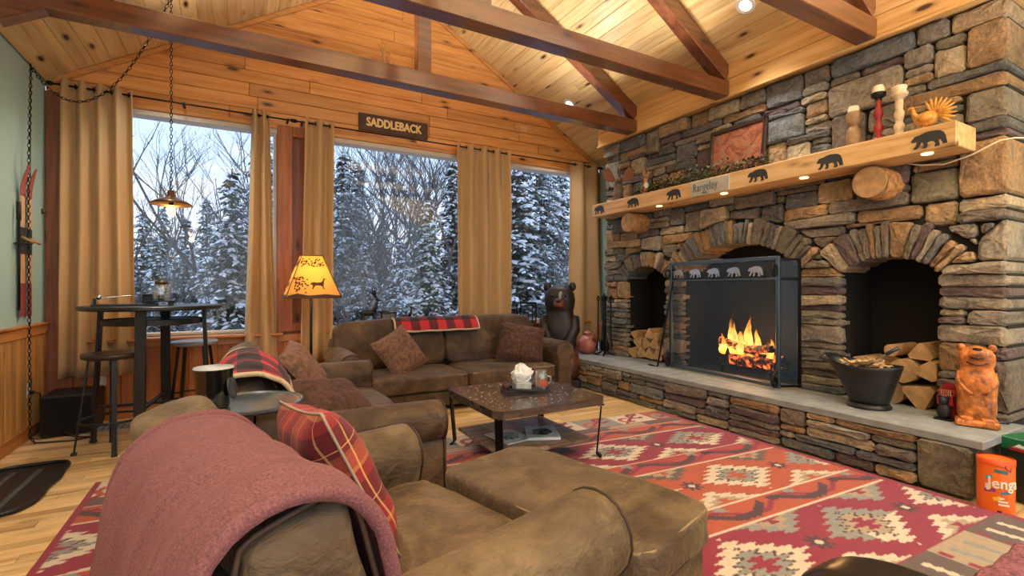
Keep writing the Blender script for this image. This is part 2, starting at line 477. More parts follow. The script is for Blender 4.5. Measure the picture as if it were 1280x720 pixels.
def thin(name, col, alpha, gloss=.06, rough=.02):
    """thin sheet: mostly see-through, a little reflection or tint"""
    t = NT(name); t.t.nodes.remove(t.b)
    tr = t.n('ShaderNodeBsdfTransparent'); gl = t.n('ShaderNodeBsdfGlossy'); gl.inputs['Roughness'].default_value = rough
    df = t.n('ShaderNodeBsdfDiffuse'); df.inputs[0].default_value = lin(col)
    m1 = t.n('ShaderNodeMixShader'); m1.inputs[0].default_value = alpha; t.l(tr.outputs[0], m1.inputs[1]); t.l(df.outputs[0], m1.inputs[2])
    m2 = t.n('ShaderNodeMixShader'); m2.inputs[0].default_value = gloss; t.l(m1.outputs[0], m2.inputs[1]); t.l(gl.outputs[0], m2.inputs[2])
    t.l(m2.outputs[0], t.out.inputs[0]); return t.m
M['glass'] = thin('window_glass', (200, 210, 215), .015, .022)
M['jar'] = thin('jar_glass', (205, 220, 215), .18, .22, .05)
M['mesh'] = thin('screen_mesh', (58, 82, 102), .38, .03, .4)
M['snow'] = simple('snow', (236, 240, 248), .7, var=.03, scale=3)
M['needles'] = simple('spruce_needles', (56, 70, 60), .75, var=.3, scale=8)
M['needles2'] = simple('pale_spruce_needles', (78, 92, 84), .75, var=.3, scale=8)
M['treebark'] = simple('grey_bark', (92, 87, 84), .85, var=.25, scale=12)
M['paper'] = simple('white_tissue', (240, 240, 240), .8)
M['copper'] = simple('copper_clay', (164, 96, 78), .35, var=.15, scale=12)
M['darkwood'] = pine('dark_table_wood', 0, (94, 80, 71), (72, 59, 52), (48, 38, 34), knots=.0, rough=.2, tone=.1)
M['shelfwood'] = pine('worn_shelf_wood', 0, (150, 130, 114), (116, 96, 84), (82, 64, 54), knots=.0, rough=.35, tone=.25)
M['splitwood'] = simple('split_firewood', (182, 148, 106), .8, var=.22, scale=18, bump=.6, bdist=.01)
M['charred'] = simple('charred_log', (44, 36, 32), .9, var=.5, scale=25, bump=.8, bdist=.02)
M['redpaint'] = simple('red_paint', (150, 34, 40), .4)
M['bearwood'] = simple('orange_carved_wood', (172, 102, 48), .38, var=.38, scale=20, bump=.5, bdist=.01)
M['beardark'] = simple('dark_carved_wood', (27, 20, 18), .5, var=.35, scale=8, bump=.5, bdist=.01)
M['bearred'] = simple('reddish_carved_wood', (96, 50, 34), .42, var=.3, scale=8, bump=.5, bdist=.01)
M['candle'] = simple('candle_wax', (240, 226, 196), .5)
M['turned'] = simple('turned_wood', (150, 118, 86), .45, var=.15, scale=20)
M['whitewash'] = simple('whitewashed_wood', (214, 190, 158), .5, var=.12, scale=20)
M['gold'] = simple('gold_figurine', (206, 150, 70), .35, var=.2, scale=30)
M['antler'] = simple('antler', (196, 150, 92), .5, var=.15, scale=10)
M['grey_deer'] = simple('black_figurine', (30, 30, 32), .5)
M['green_leaf'] = simple('garland_leaf', (92, 98, 62), .7, var=.35, scale=40)
M['plum_leaf'] = simple('garland_berry', (78, 42, 44), .6, var=.3, scale=40)
M['brass'] = simple('aged_brass', (112, 84, 48), .35, metal=.8)
# ================================================================== THE ROOM
XL, XR, YB, YF, EAVE, PITCH = -1.6, 5.03, 6.1, -2.6, 3.245, .605
RIDGE = (XL+XR)/2
def roof(x): return EAVE+PITCH*min(x-XL, XR-x)
rnd = random.Random(4)
# ---- floor: sub-floor and maple strips
fl = tag(MB().box((XL, YF, -.08), (XR, YB, -.018)).build('floor', M['floor']), kind='structure')
mbx = MB()
y = YB; rows = 0
while y > 2.3:
    w = .082; xs = XL+.005+rnd.uniform(0, .25)-.25
    xend = XR if y > 3.55 else -.55
    while xs < xend:
        L = rnd.uniform(.7, 1.5) if y > 3.55 else rnd.uniform(.5, 1.1)
        x0 = max(xs, XL+.004); x1 = min(xs+L, xend)
        # boards wholly under the stone or behind the camera's view are left to the sub-floor
        if x1-x0 > .12 and not (x0 > 3.95):
            MB().box((x0+.0008, y-w+.0008, -.016), (x1-.0008, y-.0008, 0), .0022).build('plank', M['floor'], fl)
            rows += 1
        xs += L
    y -= w
# ---- ceiling: two pine slopes, boards running to the window wall
ce = MB()
for sgn in (0, 1):
    xa, xb = ((XL, RIDGE), (XR, RIDGE))[sgn]
    ce.add([(xa, YF, EAVE+.02), (xa, YB, EAVE+.02), (xb, YB, roof(RIDGE)+.02), (xb, YF, roof(RIDGE)+.02),
            (xa, YF, EAVE+.12), (xa, YB, EAVE+.12), (xb, YB, roof(RIDGE)+.12), (xb, YF, roof(RIDGE)+.12)],
           [(0,1,2,3), (7,6,5,4), (0,4,5,1), (1,5,6,2), (2,6,7,3), (3,7,4,0)])
ceil = tag(ce.build('ceiling', M['ceil_pine']), kind='structure')
ang = math.atan(PITCH)
for sgn in (0, 1):
    n = 27; L = (RIDGE-XL)/math.cos(ang); w = L/n
    for i in range(n):
        s = (i+.5)*w
        x = (XL+s*math.cos(ang)) if sgn == 0 else (XR-s*math.cos(ang)); z = EAVE+s*math.sin(ang)+.012
        up = (-math.sin(ang), 0, math.cos(ang)) if sgn == 0 else (math.sin(ang), 0, math.cos(ang))
        cuts = [YF, rnd.uniform(.2, 2.6), rnd.uniform(3.4, 5.4), YB]
        for a, b in zip(cuts[:-1], cuts[1:]):
            MB().bar((x, a+.001, z), (x, b-.001, z), w-.0015, .02, up, .0065).build('plank', M['ceil_pine'], ceil)
# ---- walls
WINS = [(-1.30, .36), (.93, 2.74), (3.06, 4.72)]; WZ0, WZ1 = .80, 3.05
wb_ = MB()
xs_ = [XL]+[q for w_ in WINS for q in w_]+[XR]
for a, b in zip(xs_[0::2], xs_[1::2]): wb_.box((a, YB+.02, WZ0), (b, YB+.16, WZ1+.055))
wb_.box((XL, YB+.02, 0), (XR, YB+.16, WZ0))
wb_.prism([(XL, WZ1+.055), (XR, WZ1+.055), (XR, EAVE+.1), (RIDGE, roof(RIDGE)+.1), (XL, EAVE+.1)], -(YB+.16), -(YB+.02), RX(R(90)))
wallb = tag(wb_.build('wall_back', M['trim_dark']), kind='structure')
z = 3.15; ph = .142
while z < roof(RIDGE)-.05:
    zt = z+ph
    xa = max(XL, XL+(max(z-EAVE, 0))/PITCH); xb = min(XR, XR-(max(z-EAVE, 0))/PITCH)
    cuts = [xa]; x = xa+rnd.uniform(.5, 1.9)
    while x < xb-.4: cuts.append(x); x += rnd.uniform(1.0, 2.2)
    cuts.append(xb)
    for i, (a, b) in enumerate(zip(cuts[:-1], cuts[1:])):
        zc = zt-.0015
        MB().box((a+.001, YB, z+.0015), (b-.001, YB+.02, zc), .0065).build('plank', M['gable_pine'], wallb)
    z = zt
# rear side walls
wl = tag(MB().box((XL-.12, YF, 0), (XL, YB, EAVE+.12)).build('wall_left', M['green']), kind='structure')
tag(MB().box((XR, YF, 0), (XR+.12, YB, EAVE+.12)).build('wall_right', M['green']), kind='structure')
MB().box((XL, 5.72, .97), (XL+.004, 5.726, EAVE), 0).build('panel_joint', M['mortar'], wl)
y = YB
while y > 3.6:
    w = rnd.choice((.09, .105, .12))
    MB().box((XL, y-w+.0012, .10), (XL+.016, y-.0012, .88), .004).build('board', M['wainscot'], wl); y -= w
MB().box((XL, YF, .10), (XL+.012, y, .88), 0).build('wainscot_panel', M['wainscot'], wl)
tag(MB().box((XL, YF, .88), (XL+.03, YB, .965), .006).box((XL, YF, .965), (XL+.045, YB, .985), .004).build('trim_1', M['rail_pine_y']), kind='structure')
tag(MB().box((XL, YF, 0), (XL+.022, YB, .115), .005).build('baseboard_left', M['rail_pine_y']), kind='structure')
# crown board along the left wall, rake mouldings on the gable
tag(MB().bar((XL+.10, YF, EAVE-.005+.06), (XL+.10, YB, EAVE-.005+.06), .22, .025, (-.75, 0, 1.0), .004).build('trim_2', M['ceil_pine']), kind='structure')
rk = MB()
for sgn in (0, 1):
    xa = XL if sgn == 0 else XR
    rk.bar((xa, YB-.018, EAVE-.03), (RIDGE, YB-.018, roof(RIDGE)-.03), .035, .05, (0, 0, 1), .008)
tag(rk.build('trim_3', M['gable_pine']), kind='structure')
# corner post, panel between the windows, wainscot below the windows
tag(MB().box((XL+.001, YB-.03, 0), (XL+.20, YB+.02, 3.15), .006).build('trim_4', M['trim_dark']), kind='structure')
tag(MB().box((.36, YB-.03, .8), (.52, YB+.02, 3.15), .006).box((.83, YB-.03, .8), (.93, YB+.02, 3.15), .006)
    .box((.52, YB-.03, .80), (.83, YB+.02, .90), .006).box((.52, YB-.03, 3.04), (.83, YB+.02, 3.15), .006).build('trim_5', M['trim_pine']), kind='structure')
tag(MB().box((2.74, YB-.03, .8), (3.06, YB+.02, 3.15), .006).box((4.72, YB-.03, .8), (XR, YB+.02, 3.15), .006).build('trim_6', M['trim_pine']), kind='structure')
x = XL+.20
while x < XR-.05:
    w = rnd.choice((.10, .12, .14))
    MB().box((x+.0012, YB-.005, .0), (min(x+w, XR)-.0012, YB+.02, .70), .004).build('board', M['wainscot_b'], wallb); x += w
tag(MB().box((XL+.2, YB-.03, .69), (XR, YB+.02, .775), .006).build('trim_7', M['rail_pine']), kind='structure')
tag(MB().box((XL+.2, YB-.022, 0), (XR, YB, .11), .005).build('baseboard_back', M['rail_pine']), kind='structure')
tag(MB().box((XL+.2, YB-.02, 3.11), (XR, YB+.02, 3.155), .006).build('trim_8', M['gable_pine']), kind='structure')
for i, (a, b) in enumerate(WINS):
    w = MB()
    w.box((a-.02, YB-.005, WZ1+.005), (b+.02, YB+.16, WZ1+.06), .006).box((a, YB+.01, WZ0), (a+.035, YB+.16, WZ1+.01), .005)
    w.box((b-.035, YB+.01, WZ0), (b, YB+.16, WZ1+.01), .005).box((a, YB+.05, WZ0), (b, YB+.16, WZ0+.035), .005)
    wo_ = tag(w.build('window_%d' % (i+1), M['win_white']), kind='structure')
    MB().box((a+.03, YB+.105, WZ0+.03), (b-.03, YB+.109, WZ1+.01)).build('pane', M['glass'], wo_)
    MB().box((a-.05, YB-.13, WZ0-.03), (b+.05, YB+.06, WZ0), .006).build('window_sill', M['rail_pine'], wo_)
# ---- soffit above the chimney
tag(MB().box((4.40, .1, 3.29), (XR, 5.36, 3.46), .006).box((4.405, .1, 3.463), (XR, 5.36, 3.64), .006).box((4.385, .1, 3.27), (4.43, 5.36, 3.295), .004).build('trim_9', M['fascia']), kind='structure')
# ---- roof trusses
for i, (yy, lab) in enumerate(((4.66, 'brown timber roof truss nearest the windows, with king post below the antlers'),
                               (3.33, 'brown timber roof truss crossing the middle of the ceiling'),
                               (2.00, 'brown timber roof truss at the top edge nearest the viewer'))):
    t = thing('roof_truss', lab, 'truss', (RIDGE, yy, 3.28), 0, 'timber roof trusses')
    MB().box((XL+.02, yy-.075, 3.28), (4.42, yy+.075, 3.44), .006).build('tie_beam', M['beam'], t, world=True)
    MB().box((1.52, yy-.06, 3.44), (1.66, yy+.06, roof(1.55)-.16), .006).build('king_post', M['beam'], t, world=True)
    for sgn in (0, 1):
        xa = (XL+.10) if sgn == 0 else (XR-.62)
        z0 = roof(xa)-.10
        MB().bar((xa, yy, z0), (RIDGE, yy, roof(RIDGE)-.10), .13, .17, (0, 0, 1), .006).build('rafter', M['beam'], t, world=True)
# ================================================================== STONE CHIMNEY
SX = 4.5
OPEN = [  # y0, y1, spring z, rise, ring depth, stones in the ring
    (4.22, 4.87, 1.43, .15, .20, 13), (2.60, 3.94, 1.50, .27, .24, 25), (1.58, 2.22, 1.43, .12, .27, 14)]
Z0, Z1, Y0, Y1 = .377, 3.275, 1.19, 5.31
ch = thing('stone_fireplace', 'tall fieldstone chimney wall with three arched openings', 'fireplace', (4.75, 3.25, 0))
arcs = []
for (a, b, zs, rise, dep, n) in OPEN:
    w = b-a; Rr = (w*w/4+rise*rise)/(2*rise); cy_ = (a+b)/2; cz_ = zs+rise-Rr
    arcs.append((cy_, cz_, Rr, math.asin(min(1, w/2/Rr)), dep, a, b, zs, n))
# core behind the stones, with the three openings left free
core = MB(); fr = SX+.03
def opening_top(arc, y):
    cy_, cz_, Rr = arc[:3]; return cz_+math.sqrt(max(Rr*Rr-(y-cy_)**2, 0))
edges = sorted([(o[0], o[1], arcs[i]) for i, o in enumerate(OPEN)])
yy = Y0+.02
for (a, b, arc) in edges:
    core.box((fr, yy, 0), (XR, a-.02, Z1)); yy = b+.02
    nseg = 10
    for k in range(nseg):
        ya = a-.02+(b-a+.04)*k/nseg; yb = a-.02+(b-a+.04)*(k+1)/nseg
        zt = max(opening_top(arc, min(max(ya, a), b)), opening_top(arc, min(max(yb, a), b)))+.02
        core.box((fr, ya, zt), (XR, yb, Z1))
    core.box((fr, a-.02, 0), (XR, b+.02, Z0-.002))
core.box((fr, yy, 0), (XR, Y1-.02, Z1))
core.build('joint_core', M['mortar'], ch, world=True)
for (a, b, arc) in edges:
    m = MB(); zt = arc[1]+arc[2]+.1
    m.box((4.99, a-.05, Z0), (5.02, b+.05, zt)); m.box((fr+.03, a-.045, Z0), (5.0, a-.005, zt)); m.box((fr+.03, b+.005, Z0), (5.0, b+.045, zt))
    m.box((fr+.02, a-.03, zt-.02), (5.0, b+.03, zt+.02))
    m.build('firebox', M['firebrick'], ch, world=True)
def clip(poly, p, n):
    out = []
    for i in range(len(poly)):
        A = poly[i]; B = poly[(i+1) % len(poly)]
        da = (A[0]-p[0])*n[0]+(A[1]-p[1])*n[1]; db = (B[0]-p[0])*n[0]+(B[1]-p[1])*n[1]
        if da >= 0: out.append(A)
        if da*db < 0:
            t = da/(da-db); out.append((A[0]+(B[0]-A[0])*t, A[1]+(B[1]-A[1])*t))
    return out
def parea(p): return abs(sum(p[i][0]*p[(i+1) % len(p)][1]-p[(i+1) % len(p)][0]*p[i][1] for i in range(len(p))))/2
def stone_mesh(poly, rng, back, front, gap=.006, rough=1.0):
    """irregular pillowed stone in the (y, z) plane; x from back to front (front < back)"""
    n = len(poly); cy = sum(p[0] for p in poly)/n; cz = sum(p[1] for p in poly)/n
    pts = []
    for i in range(n):
        A = poly[i]; B = poly[(i+1) % n]; L = math.hypot(B[0]-A[0], B[1]-A[1])
        if L < .012: continue
        k = 1 if L < .10 else (2 if L < .26 else 3)
        # clipped corner instead of the sharp one
        for q in range(k+1):
            tt = (q/(k+0.0)) if k else .5
            c_ = min(.022/L, .25)
            tt = c_+(1-2*c_)*tt
            j = rng.uniform(-.006, .006)*rough if 0 < q < k else rng.uniform(-.003, .003)
            nx, nz = -(B[1]-A[1])/L, (B[0]-A[0])/L
            pts.append((A[0]+(B[0]-A[0])*tt+nx*j, A[1]+(B[1]-A[1])*tt+nz*j))
    m = len(pts)
    h = min(.055, .25*math.sqrt(parea(poly)))
    def ring(s, x, jit):
        r = []
        for (a, b) in pts:
            dy, dz = a-cy, b-cz; L = math.hypot(dy, dz)+1e-6; q = max(L-s, L*.35)/L
            r.append((x+rng.uniform(-jit, jit), cy+dy*q, cz+dz*q))
        return r
    tilt = (rng.uniform(-.05, .05), rng.uniform(-.12, .12))
    v = ring(gap, back, 0)+ring(gap*.8, front+.016, .003)+ring(gap+.008, front+.003, .006)+ring(gap+.030, front-.003, .011)
    v = [(x+((a-cy)*tilt[0]+(b-cz)*tilt[1] if i >= m else 0), a, b) for i, (x, a, b) in enumerate(v)]
    v.append((front-.006, cy, cz)); c = len(v)-1; f = []
    for r_ in range(3):
        for i in range(m):
            j = (i+1) % m; f.append((r_*m+i, (r_+1)*m+i, (r_+1)*m+j, r_*m+j))
    for i in range(m): f.append((3*m+i, c, 3*m+(i+1) % m))
    return v, f
rng = random.Random(11)
stones = []
# -- the arch rings
vpolys = []
for (cy_, cz_, Rr, th, dep, a, b, zs, n) in arcs:
    t0 = -th-.04; ws_ = [rng.choice((.7, .8, .9, 1.0, 1.1, 1.9)) for _ in range(n)]; tot = sum(ws_); t = t0
    for w in ws_:
        t2 = t+w/tot*(2*th+.08); d = dep*rng.uniform(.85, 1.12); ri = Rr-rng.uniform(0, .012)
        P = lambda tt, rr: (cy_+rr*math.sin(tt), cz_+rr*math.cos(tt))
        poly = [P(t, ri), P(t2, ri), P(t2, ri+d), P(t, ri+d)]
        mb = MB().add(*stone_mesh(poly, rng, SX+.35, SX-.02-rng.uniform(0, .02), .004))
        mb.build('voussoir', M['stone'], ch, world=True); t = t2; vpolys.append(poly)
# -- wavy courses of long thin stones, with larger stones spanning several courses
def pxrect(x0, y0, x1, y1):
    A = onX(x0, (y0+y1)/2, SX); B = onX(x1, (y0+y1)/2, SX); xm = (x0+x1)/2
    return (B.y, A.y, onX(xm, y1, SX).z, onX(xm, y0, SX).z)
big = [pxrect(*q) for q in ((1209, 32, 1256, 86), (1169, 56, 1209, 98), (1204, 110, 1262, 150), (1200, 178, 1268, 236), (1222, 282, 1272, 332),
        (1162, 404, 1212, 442), (1036, 98, 1130, 140), (1040, 142, 1084, 182), (1236, 455, 1275, 520), (1027, 373, 1056, 408),
        (956, 150, 1006, 176), (886, 125, 925, 150), (920, 245, 970, 262), (1180, 296, 1220, 324), (757, 205, 775, 235), (1050, 190, 1090, 210), (800, 300, 830, 322))]
zb_ = [Z0]
while zb_[-1] < Z1-.10: zb_.append(zb_[-1]+rng.choice((.052, .06, .066, .072, .08, .09, .10)))
zb_[-1] = Z1
NR = len(zb_)-1
def wav(y, k): return 0 if k in (0, NR) else .020*noise.noise(Vector((y*1.3, k*1.7, 3.0)))+.010*noise.noise(Vector((y*3.5, k*2.3, 8.0)))
busy = [[] for _ in range(NR)]
for k in range(NR):
    zm = (zb_[k]+zb_[k+1])/2
    for (a, b, arc) in edges:
        if zm < arc[7]+.0: busy[k].append((a, b))
        elif zm < arc[1]+arc[2]+arc[4]-.04:
            dz_ = zm-arc[1]; ro_ = arc[2]+arc[4]; hin = math.sqrt(max(arc[2]**2-dz_**2, 0))
            hw_ = max(hin, min(math.sqrt(max(ro_**2-dz_**2, 0)), dz_*math.tan(arc[3]+.04))-.02); busy[k].append((arc[0]-hw_, arc[0]+hw_))
def free(k, a, b): return all(b <= p+.004 or a >= q-.004 for p, q in busy[k])
quads = []
for (ya, yb2, za, zc) in big:
    k0 = min(range(NR+1), key=lambda q: abs(zb_[q]-za)); k1 = min(range(NR+1), key=lambda q: abs(zb_[q]-zc))
    ya, yb2 = max(ya, Y0), min(yb2, Y1)
    if ya < Y0+.12: ya = Y0
    if k1 <= k0 or not all(free(k, ya, yb2) for k in range(k0, k1)): continue
    for k in range(k0, k1): busy[k].append((ya, yb2))
    quads.append((ya, yb2, k0, k1))
for k in range(NR):
    y = Y0
    while y < Y1-.01:
        hit = [q for p, q in busy[k] if p-.02 <= y < q-.004]
        if hit: y = max(hit); continue
        nxt = min([p for p, q in busy[k] if p > y]+[Y1])
        span = nxt-y
        tall = rng.random() < .13
        w = rng.uniform(.20, .36) if tall else rng.uniform(.20, .62)
        if span-w < .14: w = span if span < .66 else span*.5
        w = min(w, span); k1 = k+1
        if tall:
            want = rng.choice((2, 2, 3, 3))
            while k1 < NR and k1-k < want and free(k1, y, y+w): k1 += 1
        for q in range(k, k1): busy[q].append((y, y+w))
        quads.append((y, y+w, k, k1)); y += w
def ring_clip(poly):
    cy = sum(p[0] for p in poly)/len(poly); cz = sum(p[1] for p in poly)/len(poly)
    for (ay, az, Rr, th, dep, a, b, zs, n) in arcs:
        Ro = Rr+dep; d = math.hypot(cy-ay, cz-az); an = math.atan2(cy-ay, cz-az)
        if max(p[1] for p in poly) < zs-.02 or d > Ro+.5 or abs(an) > th+.5: continue
        if abs(an) <= th+.02:
            if d < Ro-.06: return []
            u = ((cy-ay)/d, (cz-az)/d); poly = clip(poly, (ay+u[0]*Ro, az+u[1]*Ro), u)
        else:
            sg = 1 if an > 0 else -1; te = (th+.04)*sg
            if max(math.hypot(p[0]-ay, p[1]-az) for p in poly) < Ro+.3:
                dist = sg*((cy-ay)*math.cos(te)-(cz-az)*math.sin(te))
                if dist > .02: poly = clip(poly, (ay, az), (sg*math.cos(te), -sg*math.sin(te)))
                else:
                    u = ((cy-ay)/d, (cz-az)/d); poly = clip(poly, (ay+u[0]*Ro, az+u[1]*Ro), u)
        if len(poly) < 3: return []
    return poly
polys = []
for (a, b, k0, k1) in quads:
    poly = [(a, zb_[k0]+wav(a, k0)), (b, zb_[k0]+wav(b, k0)), (b+rng.uniform(-.012, .004), zb_[k1]+wav(b, k1)), (a+rng.uniform(-.004, .012), zb_[k1]+wav(a, k1))]
    poly = ring_clip(poly)
    if len(poly) >= 3 and parea(poly) > .0009: polys.append(poly)
# chinking stones for whatever gaps the courses leave beside the arches
cov = {}; q_ = .025
def mark(poly):
    A2 = sum(poly[i][0]*poly[(i+1) % len(poly)][1]-poly[(i+1) % len(poly)][0]*poly[i][1] for i in range(len(poly))); sg_ = 1 if A2 > 0 else -1
    ys = [p[0] for p in poly]; zs_ = [p[1] for p in poly]
    for i in range(int((min(ys)-Y0)/q_)-1, int((max(ys)-Y0)/q_)+2):
        for j in range(int((min(zs_)-Z0)/q_)-1, int((max(zs_)-Z0)/q_)+2):
            y, z = Y0+(i+.5)*q_, Z0+(j+.5)*q_
            if all(sg_*((poly[(k+1) % len(poly)][0]-poly[k][0])*(z-poly[k][1])-(poly[(k+1) % len(poly)][1]-poly[k][1])*(y-poly[k][0])) > -.0008 for k in range(len(poly))): cov[(i, j)] = 1
for p in polys+vpolys: mark(p)
NYc, NZc = int((Y1-Y0)/q_), int((Z1-Z0)/q_)
def opened(y, z): return any(a-.01 < y < b+.01 and z < opening_top(arc, min(max(y, a), b))+.01 for a, b, arc in edges)
gaps = {(i, j) for i in range(NYc) for j in range(NZc) if (i, j) not in cov and not opened(Y0+(i+.5)*q_, Z0+(j+.5)*q_)}
while gaps:
    st_ = [gaps.pop()]; comp = []
    while st_:
        c0 = st_.pop(); comp.append(c0)
        for d_ in ((1, 0), (-1, 0), (0, 1), (0, -1)):
            n_ = (c0[0]+d_[0], c0[1]+d_[1])
            if n_ in gaps: gaps.remove(n_); st_.append(n_)
    if len(comp) < 5: continue
    pts_ = [Vector((Y0+(i+u)*q_, Z0+(j+w)*q_)) for i, j in comp for u in (0, 1) for w in (0, 1)]
    hull = [tuple(pts_[k]) for k in geometry.convex_hull_2d(pts_)]
    if parea(hull) < 2.6*len(comp)*q_*q_: polys.append(hull)
polys.sort(key=lambda p: -parea(p))
rest = MB()
for k, poly in enumerate(polys):
    ar = parea(poly)
    end = min(p[0] for p in poly) < Y0+.01
    front = SX-rng.uniform(-.012, .04)-(.012 if ar > .05 else 0)
    v, f = stone_mesh(poly, rng, SX+(.45 if end else .12), front)
    if k < 300: MB().add(v, f).build('stone', M['stone'], ch, world=True)
    else: rest.add(v, f)
if rest.v: tag(rest.build('small_stones', M['stone'], ch, world=True), kind='stuff')
# ================================================================== RAISED HEARTH
HB = .325
he = thing('raised_hearth', 'raised stone hearth with blue-grey slab running along the fireplace', 'hearth', (4.2, 3.4, 0))
MB().box((3.90, 1.24, 0), (fr, 5.56, HB-.004)).build('joint_core', M['mortar'], he, world=True)
for (a, b) in ((1.14, 2.86), (2.863, 4.30), (4.303, 5.60)):
    MB().box((3.875, a, HB), (fr+.5 if False else 4.60, b, .377), .005).build('slab', M['slab'], he, world=True)
yy = 1.20
MB().add(*stone_mesh([(1.19, 0), (1.47, 0), (1.47, HB-.003), (1.19, HB-.003)], rng, 4.5, 3.875, .003, .4)).build('corner_block', M['stone'], he, world=True)
gz = .027; GS = .03; ny = int((5.56-1.47)/GS); nz = int(HB/gz)
oc = [[False]*nz for _ in range(ny)]
for j in range(nz):
    i = 0
    while i < ny:
        if oc[i][j]: i += 1; continue
        hh, ww = rng.choice((2, 2, 2, 3, 3, 4)), rng.randint(8, 18)
        w = 0
        while w < ww and i+w < ny and not oc[i+w][j]: w += 1
        r2 = 0
        while i+w+r2 < ny and not oc[i+w+r2][j] and r2 < 4: r2 += 1
        if r2 < 4: w += r2
        h = 0
        while h < hh and j+h < nz and all(not oc[i+q][j+h] for q in range(w)): h += 1
        if nz-(j+h) == 1: h += 1
        for q in range(w):
            for r_ in range(h): oc[i+q][j+r_] = True
        a, b, c, d = 1.47+i*GS, 1.47+(i+w)*GS, j*gz+.002, min((j+h)*gz, HB-.002)
        MB().add(*stone_mesh([(a, c), (b, c), (b, d), (a, d)], rng, 3.95, 3.885-rng.uniform(0, .03))).build('stone', M['stone'], he, world=True)
        i += w
# ================================================================== OUTDOORS
tag(MB().grid(lambda u, v: (-25+60*u, 6.4+40*v, -.9+1.5*v*v*2+.25*noise.noise(Vector((u*9, v*9, 0)))), 30, 24).build('snowy_ground', M['snow'], smooth=True),
    'snow covered ground outside the windows', 'snow', kind='stuff')
def conifer(seed, H, Rad, needles):
    r = random.Random(seed); g = MB(); sn = MB()
    lev = int(H*5.5)
    for i in range(lev):
        q = i/lev; z = H*(.05+.93*q); L0 = Rad*(1-q)**.85+.12
        nb = max(5, int(12-5*q))
        for b in range(nb):
            a = 2*math.pi*(b/nb)+r.uniform(-.4, .4)+i*.7; L = L0*r.uniform(.5, 1.2); z = H*(.05+.93*q)+r.uniform(-.13, .13)
            dx, dy = math.cos(a), math.sin(a); px, py = -dy, dx
            droop = r.uniform(.2, .6)
            nt = max(5, int(L*13))
            for k in range(nt):
                s = (k+.6)/nt; bx = L*s; bz = z-droop*L*s*s+.10*L*s
                tl = (.11+.30*L*(1-s)**.7*.5)*r.uniform(.7, 1.2)
                for sd in (-1, 1):
                    fx = .75; ex = bx+tl*fx*.6; ey = sd*tl*.75; ez = bz-tl*r.uniform(.15, .55)
                    wv = tl*.14+.012
                    c0 = (dx*bx, dy*bx, bz); c1 = (dx*ex+px*ey, dy*ex+py*ey, ez)
                    m0 = (dx*((bx+ex)/2+wv)+px*(ey/2-sd*wv), dy*((bx+ex)/2+wv)+py*(ey/2-sd*wv), (bz+ez)/2-.01)
                    m1 = (dx*((bx+ex)/2-wv)+px*(ey/2+sd*wv), dy*((bx+ex)/2-wv)+py*(ey/2+sd*wv), (bz+ez)/2+.01)
                    g.add([c0, m0, c1, m1], [(0, 1, 2, 3)])
                    if r.random() < .30:
                        o = .018+tl*.06
                        sn.add([(c0[0], c0[1], c0[2]+o), (m0[0], m0[1], m0[2]+o*.6), (c1[0], c1[1], c1[2]+o*.3), (m1[0], m1[1], m1[2]+o*.6),
                                ((c0[0]+c1[0])/2, (c0[1]+c1[1])/2, (c0[2]+c1[2])/2+o*1.9)], [(0, 1, 4), (1, 2, 4), (2, 3, 4), (3, 0, 4)])
            if r.random() < .5:
                s = r.uniform(.45, .85); bx = L*s; bz = z-droop*L*s*s+.10*L*s+.03; ll = L*.22
                sn.ell((dx*bx, dy*bx, bz), (ll*.8, ll*.5, .035+.03*ll), 6, 4)
    return g, sn
protos = []
def conifer_at(kind, x, y, zb, h, label, rz):
    key = kind
    if key not in CON:
        g, sn = conifer(20+kind, 6.0, (1.55, 1.9, 1.3)[kind], None)
        t = thing('snowy_spruce', label, 'tree', (0, 0, 0), 0, 'snowy spruces outside the windows')
        MB().tube([(0, 0, -.6), (0, 0, 3), (0, 0, 5.9)], [.13, .08, .015], 7).build('trunk', M['treebark'], t)
        g.build('foliage', (M['needles'], M['needles2'], M['needles'])[kind], t); sn.build('snow_load', M['snow'], t)
        CON[key] = t; o = t; o.location = (x, y, zb); o.rotation_euler = (0, 0, rz)
    else: o = copy_tree(CON[key], (x, y, zb), rz, label)
    o.scale = (h/6.0,)*3
CON = {}
